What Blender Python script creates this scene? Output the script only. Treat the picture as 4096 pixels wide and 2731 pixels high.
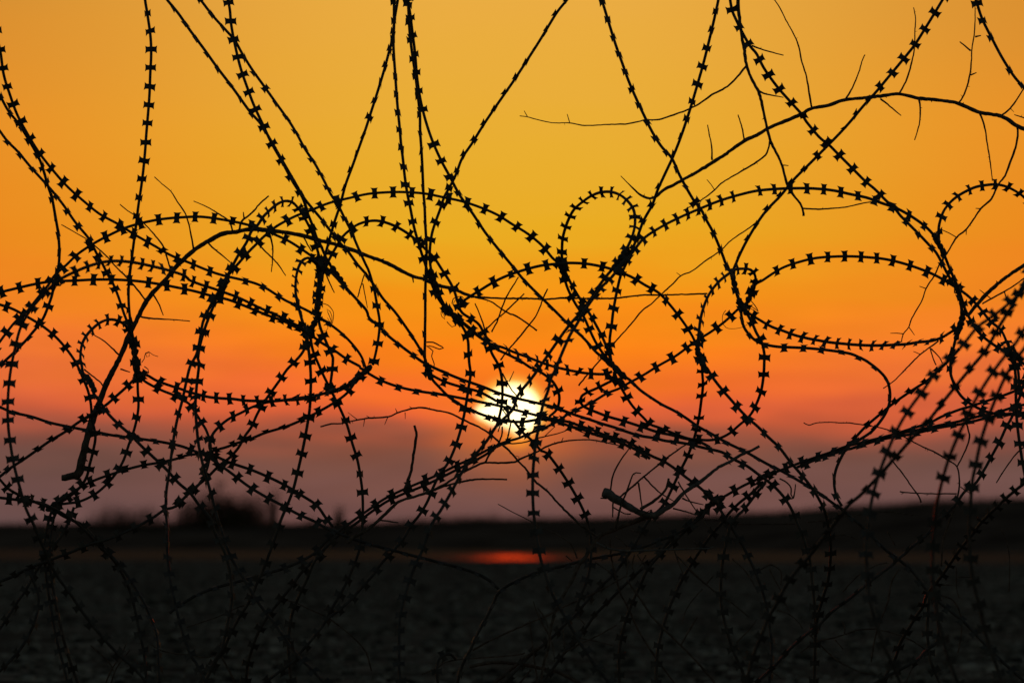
import bpy, math, random
from mathutils import Vector, Matrix, noise

random.seed(7)
scene = bpy.context.scene
for o in list(bpy.data.objects):
    bpy.data.objects.remove(o)
col = scene.collection

def lin(r, g, b, a=1.0):
    f = lambda c: (c/255/12.92) if c/255 <= 0.04045 else ((c/255+0.055)/1.055)**2.4
    return (f(r), f(g), f(b), a)

# ------------------------------------------------------------------ camera
CAM_H = 0.5            # metres above the water level
K = 0.09/2048          # tangent per photograph pixel (200 mm lens, 4096 px wide)
HORIZON = 2100.0       # photograph row of the true horizon
D0 = 11.0              # distance of the wire fence
PITCH = math.atan((HORIZON-1365.5)*K)
cam_d = bpy.data.cameras.new('camera')
cam_d.lens = 200; cam_d.sensor_width = 36
cam_d.clip_start = 0.1; cam_d.clip_end = 5000
cam_d.dof.use_dof = True; cam_d.dof.focus_distance = D0; cam_d.dof.aperture_fstop = 9.0
cam = bpy.data.objects.new('camera', cam_d); col.objects.link(cam)
cam.location = (0, 0, CAM_H); cam.rotation_euler = (math.pi/2+PITCH, 0, 0)
scene.camera = cam
CR = cam.rotation_euler.to_matrix()
CP = Vector((0, 0, CAM_H))
def ray(x, y): return CR @ Vector(((x-2048)*K, (1365.5-y)*K, -1.0))
def at(x, y, dist): return CP + ray(x, y)*dist

# ------------------------------------------------------------------ sky
SUN_AZ, SUN_EL = 0.0, math.degrees(math.atan((HORIZON-1643)*K))
world = bpy.data.worlds.new('World'); scene.world = world; world.use_nodes = True
nt = world.node_tree; N = nt.nodes; Lk = nt.links
N.clear()
def M(op, a, b=None, c=None, clamp=False):
    n = N.new('ShaderNodeMath'); n.operation = op; n.use_clamp = clamp
    for i, v in enumerate((a, b, c)):
        if v is None: continue
        if isinstance(v, (int, float)): n.inputs[i].default_value = v
        else: Lk.new(v, n.inputs[i])
    return n.outputs[0]
def smooth(v, a, b):
    n = N.new('ShaderNodeMapRange'); n.interpolation_type = 'SMOOTHSTEP'
    Lk.new(v, n.inputs['Value']); n.inputs['From Min'].default_value = a; n.inputs['From Max'].default_value = b
    return n.outputs[0]
def mixc(f, a, b, mode='MIX'):
    n = N.new('ShaderNodeMix'); n.data_type = 'RGBA'; n.blend_type = mode
    for s, v in ((n.inputs[0], f), (n.inputs[6], a), (n.inputs[7], b)):
        if isinstance(v, (int, float)): s.default_value = v
        elif isinstance(v, tuple): s.default_value = v
        else: Lk.new(v, s)
    return n.outputs[2]
tc = N.new('ShaderNodeTexCoord'); sep = N.new('ShaderNodeSeparateXYZ'); Lk.new(tc.outputs['Generated'], sep.inputs[0])
el = M('MULTIPLY', M('ARCSINE', sep.outputs[2]), 180/math.pi)
az = M('MULTIPLY', M('ARCTAN2', sep.outputs[0], sep.outputs[1]), 180/math.pi)
aaz = M('ABSOLUTE', az)
def skynoise(sx, sy, scale, off):
    cb = N.new('ShaderNodeCombineXYZ'); Lk.new(M('MULTIPLY_ADD', az, sx, off), cb.inputs[0]); Lk.new(M('MULTIPLY', el, sy), cb.inputs[1])
    n = N.new('ShaderNodeTexNoise'); n.inputs['Scale'].default_value = scale; n.inputs['Detail'].default_value = 3
    Lk.new(cb.outputs[0], n.inputs['Vector']); return n.outputs[0]
n1 = skynoise(0.28, 1.3, 1.0, 5.3)
n2 = skynoise(0.5, 4.5, 1.0, 9.7)
wob = M('ADD', M('MULTIPLY', M('SUBTRACT', n1, 0.5), 0.5), M('MULTIPLY', M('SUBTRACT', n2, 0.5), 0.50))
fade = smooth(el, 12.0, 2.0)
el2 = M('ADD', el, M('MULTIPLY', wob, fade))
PMAX = 90.0
def pos(e): return math.sqrt(max(e, 0)/PMAX)
def ramp(stops):
    n = N.new('ShaderNodeValToRGB'); cr = n.color_ramp; cr.interpolation = 'B_SPLINE' if False else 'LINEAR'
    while len(cr.elements) > 1: cr.elements.remove(cr.elements[-1])
    for i, (e, c) in enumerate(stops):
        x = cr.elements[0] if i == 0 else cr.elements.new(pos(e))
        x.position = pos(e); x.color = lin(*c)
    Lk.new(M('SQRT', M('DIVIDE', M('MAXIMUM', el2, 0.0), PMAX)), n.inputs[0]); return n.outputs[0]
centre = ramp([(0.0,(92,66,62)), (0.06,(110,76,72)), (0.4,(120,80,72)), (0.62,(124,79,66)), (0.80,(136,80,62)), (0.97,(184,88,58)), (1.13,(228,98,54)),
               (1.38,(246,112,40)), (1.8,(250,130,22)), (2.3,(245,150,22)), (2.9,(234,172,34)), (3.8,(233,174,48)),
               (5.3,(234,172,66)), (7.0,(222,165,80)), (14,(130,110,95)), (30,(50,55,62)), (90,(24,30,40))])
side = ramp([(0.0,(84,63,61)), (0.06,(100,74,72)), (0.4,(110,78,73)), (0.62,(106,76,69)), (0.80,(116,76,67)), (0.97,(154,82,64)), (1.13,(196,90,60)),
             (1.42,(222,102,60)), (1.9,(244,122,48)), (2.3,(240,128,34)), (3.0,(236,136,30)), (4.0,(233,143,38)),
             (5.3,(215,141,48)), (7.0,(180,128,66)), (14,(110,96,86)), (30,(46,51,58)), (90,(24,30,40))])
glow = mixc(smooth(aaz, 0.6, 6.2), centre, side)
nish = N.new('ShaderNodeTexSky'); nish.sky_type = 'NISHITA'; nish.sun_disc = False
nish.sun_elevation = math.radians(SUN_EL); nish.sun_rotation = math.radians(SUN_AZ)
nish.air_density = 1.0; nish.dust_density = 2.0; nish.ozone_density = 1.0
nsc = N.new('ShaderNodeVectorMath'); nsc.operation = 'SCALE'; Lk.new(nish.outputs[0], nsc.inputs[0]); nsc.inputs['Scale'].default_value = 0.068
away = M('MAXIMUM', smooth(aaz, 10, 75), smooth(el, 8, 35))
n3 = skynoise(0.6, 3.2, 1.0, 21.0)
mott = M('MULTIPLY_ADD', M('MULTIPLY', M('SUBTRACT', n3, 0.5), smooth(el, 3.2, 0.8)), 0.55, 1.0)
gv = N.new('ShaderNodeVectorMath'); gv.operation = 'SCALE'; Lk.new(glow, gv.inputs[0]); Lk.new(mott, gv.inputs['Scale'])
skyc = mixc(away, gv.outputs[0], nsc.outputs[0])
# the sun's disc, flattened and cut by the cloud bank below it
def ell(cx, cy, rx, ry, soft):
    ex = (cx-2048)*K*180/math.pi; ey = (HORIZON-cy)*K*180/math.pi; ra = rx*K*180/math.pi; rb = ry*K*180/math.pi
    u = M('DIVIDE', M('SUBTRACT', az, ex), ra); v = M('DIVIDE', M('SUBTRACT', el, ey), rb)
    r = M('SQRT', M('ADD', M('MULTIPLY', u, u), M('MULTIPLY', v, v)))
    return smooth(r, 1.0+soft, 1.0-soft)
cut = M('MULTIPLY_ADD', M('SUBTRACT', n2, 0.5), 0.22, el)
rowdeg = lambda y: (HORIZON-y)*K*180/math.pi
edge = M('MULTIPLY_ADD', smooth(az, -0.18, 0.12), rowdeg(1728)-rowdeg(1694), rowdeg(1694))
above = smooth(M('SUBTRACT', cut, edge), -0.03, 0.03)
disc = M('MULTIPLY', M('MAXIMUM', ell(2052, 1642, 106, 104, 0.06), ell(1990, 1648, 84, 34, 0.12)), above)
lower = M('MULTIPLY', ell(2072, 1748, 56, 44, 0.5), 0.85)
halo = ell(2050, 1640, 250, 210, 0.85)
skyc = mixc(M('MULTIPLY', halo, 0.45), skyc, lin(255,128,24))
skyc = mixc(lower, skyc, lin(255,150,45))
rim = M('MULTIPLY', ell(2048, 1642, 132, 124, 0.24), above)
skyc = mixc(rim, skyc, (1.1, 0.62, 0.08, 1))
skyc = mixc(disc, skyc, (2.4, 1.9, 0.95, 1))
bg = N.new('ShaderNodeBackground'); Lk.new(skyc, bg.inputs[0]); bg.inputs[1].default_value = 1.0
wo = N.new('ShaderNodeOutputWorld'); Lk.new(bg.outputs[0], wo.inputs[0])

# ------------------------------------------------------------------ sun lamp
sun_d = bpy.data.lights.new('sunlight', 'SUN'); sun_d.energy = 0.42; sun_d.angle = math.radians(0.5); sun_d.color = (1.0, 0.05, 0.002)
sun = bpy.data.objects.new('sunlight', sun_d); col.objects.link(sun)
sun.rotation_euler = Vector((0, -math.cos(math.radians(SUN_EL)), -math.sin(math.radians(SUN_EL)))).to_track_quat('-Z', 'Y').to_euler()
sun.location = (0, 30, 12)
scene.view_settings.view_transform = 'Standard'; scene.view_settings.look = 'None'
scene.view_settings.exposure = 0; scene.view_settings.gamma = 1

# ------------------------------------------------------------------ materials
def mat(name, build):
    m = bpy.data.materials.new(name); m.use_nodes = True
    n = m.node_tree.nodes; l = m.node_tree.links
    b = n['Principled BSDF']; build(n, l, b); return m
def noisy(n, l, scale, c0, c1, p0=0.35, p1=0.65, detail=4, coord='Object', stretch=None):
    t = n.new('ShaderNodeTexCoord'); x = n.new('ShaderNodeTexNoise')
    x.inputs['Scale'].default_value = scale; x.inputs['Detail'].default_value = detail
    if stretch:
        mp = n.new('ShaderNodeMapping'); mp.inputs['Scale'].default_value = stretch
        l.new(t.outputs[coord], mp.inputs[0]); l.new(mp.outputs[0], x.inputs['Vector'])
    else: l.new(t.outputs[coord], x.inputs['Vector'])
    r = n.new('ShaderNodeValToRGB'); r.color_ramp.elements[0].position = p0; r.color_ramp.elements[1].position = p1
    r.color_ramp.elements[0].color = (*c0, 1); r.color_ramp.elements[1].color = (*c1, 1)
    l.new(x.outputs[0], r.inputs[0]); return x.outputs[0], r.outputs[0]
def b_metal(n, l, b):
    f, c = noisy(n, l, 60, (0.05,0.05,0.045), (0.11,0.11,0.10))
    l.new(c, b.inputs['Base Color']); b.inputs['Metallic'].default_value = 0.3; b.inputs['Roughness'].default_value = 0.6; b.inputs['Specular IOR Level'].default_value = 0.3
def b_bark(n, l, b):
    f, c = noisy(n, l, 90, (0.09,0.075,0.06), (0.20,0.17,0.14))
    l.new(c, b.inputs['Base Color']); b.inputs['Roughness'].default_value = 0.9; b.inputs['Specular IOR Level'].default_value = 0.1
    bp = n.new('ShaderNodeBump'); bp.inputs['Strength'].default_value = 0.6; bp.inputs['Distance'].default_value = 0.002
    l.new(f, bp.inputs['Height']); l.new(bp.outputs[0], b.inputs['Normal'])
def b_greywood(n, l, b):
    f, c = noisy(n, l, 70, (0.11,0.107,0.10), (0.25,0.245,0.23), 0.3, 0.7, 6)
    l.new(c, b.inputs['Base Color']); b.inputs['Roughness'].default_value = 0.9; b.inputs['Specular IOR Level'].default_value = 0.1
def b_ground(n, l, b):
    f, c = noisy(n, l, 1.6, (0.075,0.073,0.058), (0.25,0.25,0.205), 0.36, 0.70, 8)
    f2, c2 = noisy(n, l, 2.6, (0.45,0.45,0.45), (1.4,1.4,1.4), 0.35, 0.65, 8)
    mx = n.new('ShaderNodeMix'); mx.data_type = 'RGBA'; mx.blend_type = 'MULTIPLY'; mx.inputs[0].default_value = 1
    l.new(c, mx.inputs[6]); l.new(c2, mx.inputs[7]); l.new(mx.outputs[2], b.inputs['Base Color'])
    b.inputs['Roughness'].default_value = 1; b.inputs['Specular IOR Level'].default_value = 0
    bp = n.new('ShaderNodeBump'); bp.inputs['Strength'].default_value = 0.5; bp.inputs['Distance'].default_value = 0.02
    l.new(f2, bp.inputs['Height']); l.new(bp.outputs[0], b.inputs['Normal'])
def b_stone(n, l, b):
    f, c = noisy(n, l, 6.0, (0.035,0.034,0.028), (0.58,0.58,0.50), 0.40, 0.72, 5)
    l.new(c, b.inputs['Base Color']); b.inputs['Roughness'].default_value = 1; b.inputs['Specular IOR Level'].default_value = 0
def b_dark(n, l, b):
    f, c = noisy(n, l, 12, (0.03,0.03,0.028), (0.07,0.065,0.06))
    l.new(c, b.inputs['Base Color']); b.inputs['Roughness'].default_value = 1; b.inputs['Specular IOR Level'].default_value = 0
def b_bank(n, l, b):
    f, c = noisy(n, l, 0.7, (0.07,0.055,0.042), (0.16,0.13,0.10))
    l.new(c, b.inputs['Base Color']); b.inputs['Roughness'].default_value = 1; b.inputs['Specular IOR Level'].default_value = 0
def b_reed(n, l, b):
    f, c = noisy(n, l, 3, (0.06,0.05,0.03), (0.13,0.11,0.07))
    l.new(c, b.inputs['Base Color']); b.inputs['Roughness'].default_value = 1; b.inputs['Specular IOR Level'].default_value = 0
def b_water(n, l, b):
    # shallow water over dark mud: dim body, weak glossy film with fine ripples
    df = n.new('ShaderNodeBsdfDiffuse'); df.inputs[0].default_value = (0.02,0.02,0.022,1)
    gl = n.new('ShaderNodeBsdfAnisotropic'); gl.inputs[0].default_value = (0.9,0.9,0.9,1); gl.inputs['Roughness'].default_value = 0.38
    mx = n.new('ShaderNodeMixShader'); mx.inputs[0].default_value = 0.065
    l.new(df.outputs[0], mx.inputs[1]); l.new(gl.outputs[0], mx.inputs[2])
    l.new(mx.outputs[0], n['Material Output'].inputs['Surface']); n.remove(b)
MT = {k: mat(k, f) for k, f in dict(galvanised_steel=b_metal, bark=b_bark, grey_wood=b_greywood, gravel_ground=b_ground, pebble=b_stone,
      dark_rock=b_dark, bank_earth=b_bank, dry_reed=b_reed, lagoon=b_water).items()}

def mesh_obj(name, verts, faces, m, parent=None, smooth_=False, loc=None):
    me = bpy.data.meshes.new(name); me.from_pydata([tuple(v) for v in verts], [], faces); me.update()
    if smooth_:
        me.polygons.foreach_set('use_smooth', [True]*len(me.polygons))
    me.materials.append(MT[m])
    o = bpy.data.objects.new(name, me); col.objects.link(o)
    if parent: o.parent = parent
    if loc is not None: o.location = loc
    return o
def tag(o, label=None, cat=None, group=None, kind=None):
    for k, v in (('label', label), ('category', cat), ('group', group), ('kind', kind)):
        if v: o[k] = v
    return o

# ------------------------------------------------------------------ setting
def fbm(x, y, s, o=4):
    return noise.fractal(Vector((x*s, y*s, 3.7)), 1.0, 2.0, o)
def shore_near(x): return 81.0 - 5.5*math.tanh((x-2.0)/4.5) + 0.9*math.sin(x*0.45+1.0)
def shore_far(x): return 110.0 - 8.0*math.tanh((x-4.0)/6.0) + 1.2*math.sin(x*0.33)
def ground_z(x, y):
    s = shore_near(x)-y
    base = 0.012*max(0.0, min(1.0, s/6.0))
    if s < 0: base = -0.06*min(1.0, -s/3)
    return base + 0.012*fbm(x, y, 0.6)*max(0.0, min(1.0, s/2.0))
gx = [-200,-120,-70,-40,-25] + [-16+0.4*i for i in range(81)] + [25,40,70,120,200]
gy = [-60,-20,0] + [8+0.4*i for i in range(186)]
V = []; F = []
for y in gy:
    for x in gx: V.append((x, y, ground_z(x, y)))
nx = len(gx)
for j in range(len(gy)-1):
    for i in range(nx-1):
        a = j*nx+i; F.append((a, a+1, a+nx+1, a+nx))
tag(mesh_obj('ground', V, F, 'gravel_ground', smooth_=True), kind='structure')
wv = [(-400,55,0),(400,55,0),(400,150,0),(-400,150,0)]
tag(mesh_obj('water', wv, [(0,1,2,3)], 'lagoon'), kind='structure')
# far bank: its top line falls on the photograph's dark rise
PROF = [(-12000,2100),(-6000,2098),(0,2098),(400,2096),(1000,2100),(1500,2092),(1900,2078),(2300,2074),(2700,2062),(3100,2050),(3400,2028),(3700,2008),(4096,1996),(5000,1985),(7000,2010),(14000,2070)]
def prof(px):
    for (a, b), (c, d) in zip(PROF, PROF[1:]):
        if a <= px <= c: return b+(d-b)*(px-a)/(c-a)
    return 2100
V = []; F = []; NX = 420; rows = 9
for i in range(NX+1):
    x = -60+120*i/NX
    for j in range(rows):
        t = j/(rows-1)
        y0 = shore_far(x)
        yy = y0 + 30*t - (0.5 if j == 0 else 0)
        crest = y0 + 16
        px = 2048 + x/crest/K
        ztop = CAM_H + (HORIZON-prof(px))*K*crest
        sh = math.sin(min(1.0, t/0.5)*math.pi/2) if t < 0.5 else 1.0-0.25*((t-0.5)/0.5)
        z = ztop*sh + (0.035*fbm(x, yy, 1.3)+0.02*fbm(x, yy, 5.0))*(t > 0)
        if j == 0: z = -0.1
        V.append((x, yy, z))
for i in range(NX):
    for j in range(rows-1):
        a = i*rows+j; F.append((a, a+rows, a+rows+1, a+1))
tag(mesh_obj('far_bank', V, F, 'bank_earth', smooth_=True), kind='structure')
wide = [(-3000,139,-0.2),(3000,139,-0.2),(3000,4000,-0.2),(-3000,4000,-0.2)]
tag(mesh_obj('far_plain', wide, [(0,1,2,3)], 'bank_earth'), kind='structure')

# loose stones on the ground, uncountable
rs = random.Random(3)
V = []; F = []
def stone(V, F, c, sx, sy, sz, rs):
    a0 = rs.random()*6.28; n = 6; b = len(V)
    for k in range(n):
        a = a0+k*6.283/n; r = 0.8+0.4*rs.random()
        V.append((c[0]+math.cos(a)*sx*r, c[1]+math.sin(a)*sy*r, c[2]-sz*0.3))
    for k in range(n):
        a = a0+0.4+k*6.283/n; r = 0.55+0.3*rs.random()
        V.append((c[0]+math.cos(a)*sx*r, c[1]+math.sin(a)*sy*r, c[2]+sz*(0.5+0.3*rs.random())))
    V.append((c[0], c[1], c[2]+sz*0.9))
    for k in range(n):
        k2 = (k+1) % n
        F.append((b+k, b+k2, b+n+k2, b+n+k)); F.append((b+n+k, b+n+k2, b+2*n))
for i in range(16000):
    y = 13*math.exp(rs.random()**1.25*math.log(74/13.0))
    x = (rs.random()*2-1)*y*0.125
    if y > shore_near(x)-1.0: continue
    s = (0.006+0.016*rs.random()**2)*(1.0 if y < 30 else 1.35)
    if fbm(x, y, 0.9) < -0.12: s *= 0.6
    stone(V, F, (x, y, ground_z(x, y)), s*1.5, s*1.2, s*0.95, rs)
tag(mesh_obj('gravel', V, F, 'pebble'), 'loose grey pebbles strewn over the dark beach ground', 'gravel', kind='stuff')
def ground_at(px, py):
    r = ray(px, py); t = -CAM_H/r.z if r.z < 0 else 60
    return CP + r*t
for px, py, s, lab in ((1680,2362,0.052,'small dark rock on the beach, left of a similar one below the red glint'),
                       (1832,2352,0.060,'small dark rock on the beach, right of a similar one below the red glint')):
    c = ground_at(px, py); v = []; f = []
    stone(v, f, (0,0,0), s, s, s*0.55, rs)
    tag(mesh_obj('rock', v, f, 'dark_rock', smooth_=True, loc=(c.x, c.y, ground_z(c.x, c.y))), lab, 'rock', 'dark rocks on the beach')

# shrubs and reeds on the far bank
def bank_pt(px, dist): return Vector(((px-2048)*K*dist, dist, 0))
def reed_mesh(n, spread, hmin, hmax, lean, rs, w=0.012):
    v = []; f = []
    for i in range(n):
        x = rs.gauss(0, spread/2.2); y = rs.uniform(-0.4, 0.4)
        k = max(0.15, 1-(abs(x)/spread)**2*0.8)*(0.86+0.14*math.sin(x*4.1+n*0.37))
        h = rs.uniform(hmin, hmax)*k; lx = rs.gauss(0, lean)*h+0.10*h; ly = rs.gauss(0, lean)*h
        a = rs.random()*3.14; dx = math.cos(a)*w; dy = math.sin(a)*w; b = len(v)
        v += [(x-dx,y-dy,-0.15),(x+dx,y+dy,-0.15),(x+lx*0.4-dx*0.8,y+ly*0.4-dy*0.8,h*0.55),(x+lx*0.4+dx*0.8,y+ly*0.4+dy*0.8,h*0.55),(x+lx,y+ly,h)]
        f += [(b,b+1,b+3,b+2),(b+2,b+3,b+4)]
    return v, f
def top_z(px, dist): return CAM_H + (HORIZON-prof(px))*K*dist
def clump(name, px, dist, n, wpx, hpx, label, cat, w=0.012, leaves=0, group=None, seed=1):
    rs = random.Random(seed); c = bank_pt(px, dist); s = K*dist
    root = bpy.data.objects.new(name, None); col.objects.link(root); root.location = (c.x, dist, top_z(px, dist)-0.08)
    v, f = reed_mesh(n, wpx*s*0.5, hpx*s*0.45, hpx*s, 0.10, rs, w)
    tag(mesh_obj('stems', v, f, 'dry_reed', root), kind='stuff')
    if leaves:
        v = []; f = []
        for i in range(leaves):
            u = rs.gauss(0, 0.42); 
            if abs(u) > 1: continue
            x = u*wpx*s*0.5; hh = hpx*s*0.78*(1-u*u*0.75)*(rs.random()**0.8)*(0.8+0.3*math.sin(u*9+seed)); y = rs.uniform(-0.45, 0.45)
            d = Vector((rs.gauss(0,0.5), rs.gauss(0,0.5), rs.gauss(0.6,0.5))).normalized()*rs.uniform(0.05,0.11)
            e = d.cross(Vector((rs.gauss(0,1),rs.gauss(0,1),rs.gauss(0,1)))).normalized()*0.02; b = len(v); p = Vector((x,y,hh))
            v += [p, p+d*0.5+e, p+d, p+d*0.5-e]; f.append((b,b+1,b+2,b+3))
        tag(mesh_obj('foliage', v, f, 'dry_reed', root), kind='stuff')
    tag(root, label, cat, group)
clump('shrub', 890, 127, 1150, 480, 220, 'broad dark shrub on the far bank, largest of the bushes left of the sun', 'shrub', 0.007, 900, seed=2)
clump('reed_tuft', 1088, 128, 60, 40, 275, 'tall narrow dark reed plume sticking up from the right side of the broad shrub', 'reeds', 0.010, seed=3)
clump('reed_tuft', 510, 126, 420, 420, 150, 'low loose tuft of dry reeds on the far bank, left of the broad shrub', 'reeds', 0.007, group='reed tufts on the far bank', seed=4)
clump('reed_tuft', 1352, 126, 70, 70, 120, 'thin upright reed tuft on the far bank between the broad shrub and the sun', 'reeds', 0.009, group='reed tufts on the far bank', seed=5)
clump('reed_tuft', 1240, 127, 50, 70, 80, 'short sparse reed tuft just left of the thin upright tuft', 'reeds', 0.008, group='reed tufts on the far bank', seed=6)
clump('reed_tuft', 1965, 126, 30, 80, 105, 'faint sparse reed tuft on the far bank just below the sun', 'reeds', 0.004, group='reed tufts on the far bank', seed=8)
# short dry grass along the crest of the far bank, uncountable
rg = random.Random(11); gv_, gf_ = [], []
for i in range(5200):
    x = rg.uniform(-13, 13); y = shore_far(x)+rg.uniform(9, 19); pxx = 2048+x/y/K
    z = top_z(pxx, shore_far(x)+16)-0.06; h = rg.uniform(0.04, 0.13)*(0.6+0.8*abs(fbm(x, 3.0, 0.5))); w = 0.007; lx = rg.gauss(0.02, 0.04); b = len(gv_)
    gv_ += [(x-w, y, z), (x+w, y, z), (x+lx, y, z+0.06+h)]; gf_.append((b, b+1, b+2))
tag(mesh_obj('bank_grass', gv_, gf_, 'dry_reed'), 'short dry grass fringing the crest of the far bank', 'grass', kind='stuff')

# ------------------------------------------------------------------ tracing helpers
TX = dict(a=0, b=700, c=1400, d=2100, e=2700, f=3296)
TY = {'1': 0, '2': 700, '3': 1400, '4': 1931}
def parse(s):
    """'a1 10,20 30,40 *2 ...' -> [(x, y, foreshortening)] in photograph pixels"""
    out = []; ox = oy = 0; f = 1.0
    for t in s.split():
        if t[0] in 'abcdef' and len(t) == 2: ox, oy = TX[t[0]], TY[t[1]]
        elif t[0] == '*': f = float(t[1:])
        else:
            x, y = t.split(','); out.append((ox+float(x)/1.96, oy+float(y)/1.96, f))
    q = [out[0]]
    for p in out[1:]:
        if math.hypot(p[0]-q[-1][0], p[1]-q[-1][1]) > 6: q.append(p)
    return q
def catmull(p, step):
    out = []
    n = len(p)
    for i in range(n-1):
        p0 = p[max(i-1,0)]; p1 = p[i]; p2 = p[i+1]; p3 = p[min(i+2,n-1)]
        d = math.hypot(p2[0]-p1[0], p2[1]-p1[1]); m = max(1, int(d/step))
        for k in range(m):
            t = k/m; t2 = t*t; t3 = t2*t
            w = (-0.5*t3+t2-0.5*t, 1.5*t3-2.5*t2+1, -1.5*t3+2*t2+0.5*t, 0.5*t3-0.5*t2)
            out.append((sum(w[j]*q[0] for j, q in enumerate((p0,p1,p2,p3))), sum(w[j]*q[1] for j, q in enumerate((p0,p1,p2,p3))), p1[2]*(1-t)+p2[2]*t))
    out.append(p[-1]); return out
def keyed(keys, t):
    if len(keys) == 1: return keys[0]
    x = max(0.0, min(1.0, t))*(len(keys)-1); i = min(int(x), len(keys)-2); u = x-i; u = u*u*(3-2*u)
    return keys[i]+(keys[i+1]-keys[i])*u
def linkey(keys, t):
    if len(keys) == 1: return keys[0]
    x = max(0.0, min(1.0, t))*(len(keys)-1); i = min(int(x), len(keys)-2)
    return keys[i]+(keys[i+1]-keys[i])*(x-i)
def smooth_list(a, w, it=2):
    for _ in range(it):
        b = []
        for i in range(len(a)):
            lo = max(0, i-w); hi = min(len(a), i+w+1); b.append(sum(a[lo:hi])/(hi-lo))
        a = b
    return a
def path3d(s, depth, sign, step, seed, wander=0.03):
    p = catmull(parse(s), step)
    L = [0.0]
    for a, b in zip(p, p[1:]): L.append(L[-1]+math.hypot(b[0]-a[0], b[1]-a[1]))
    T = L[-1]; ph = seed*1.7
    dd = []; acc = 0.0
    for i, q in enumerate(p):
        if i:
            f = (q[2]+p[i-1][2])/2
            acc += sign*math.sqrt(max(0, f*f-1))*(L[i]-L[i-1])*K*D0
        dd.append(linkey(depth, L[i]/T)+acc+wander*math.sin(L[i]/420+ph)+wander*0.5*math.sin(L[i]/170+ph*2))
    dd = smooth_list(dd, 8)
    return [at(q[0], q[1], D0+d) for q, d in zip(p, dd)], p
def frames(P):
    T = []
    for i in range(len(P)):
        a = P[max(i-1,0)]; b = P[min(i+1,len(P)-1)]; t = (b-a)
        T.append(t.normalized() if t.length > 1e-9 else Vector((0,0,1)))
    return T
def tube(P, R, sides=6, cap=True, base=None, V=None, F=None):
    V = [] if V is None else V; F = [] if F is None else F
    T = frames(P); base = base or Vector((0,0,0)); b0 = len(V)
    up = T[0].orthogonal().normalized()
    for i, p in enumerate(P):
        up = (up - T[i]*up.dot(T[i])).normalized(); sd = T[i].cross(up)
        r = R(i) if callable(R) else R
        for k in range(sides):
            a = 2*math.pi*k/sides
            V.append(p-base+(up*math.cos(a)+sd*math.sin(a))*r)
    for i in range(len(P)-1):
        for k in range(sides):
            k2 = (k+1) % sides; a = b0+i*sides
            F.append((a+k, a+k2, a+sides+k2, a+sides+k))
    if cap:
        F.append(tuple(b0+k for k in range(sides))[::-1]); F.append(tuple(b0+(len(P)-1)*sides+k for k in range(sides)))
    return V, F

# ------------------------------------------------------------------ razor blade shape, shared by all blades
def blade_mesh(name, dih=24, bend=0.0):
    mm = 0.001; t = 0.35*mm; V = []; F = []
    prof_ = [(-5.6,0.0),(-5.0,4.2),(-5.4,8.0),(-7.9,11.8),(0.0,11.0),(7.9,11.8),(5.4,8.0),(5.0,4.2),(5.6,0.0)]
    for s in (-1, 1):
        a = math.radians(dih); b = len(V); n = len(prof_)
        for dz in (-t, t):
            for x, y in prof_:
                xx = x+bend*y*0.12
                V.append((xx*mm, s*(y*math.cos(a)*mm), -y*math.sin(a)*mm+2.0*mm+dz))
        top = [(b+n+0,b+n+1,b+n+7,b+n+8),(b+n+1,b+n+2,b+n+6,b+n+7),(b+n+2,b+n+3,b+n+4),(b+n+2,b+n+4,b+n+6),(b+n+4,b+n+5,b+n+6)]
        for f in top:
            F.append(f); F.append(tuple(i-n for i in f)[::-1])
        for k in range(n-1): F.append((b+k, b+k+1, b+n+k+1, b+n+k))
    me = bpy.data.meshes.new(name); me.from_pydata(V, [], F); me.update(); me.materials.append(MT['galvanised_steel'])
    return me
BLADES = [blade_mesh('blade', 15, 0), blade_mesh('blade', 12, 0.5), blade_mesh('blade', 19, -0.5)]
WIRES = {}
GROUP = 'razor wire strands of the coiled fence'
SP = 0.0362
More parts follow.
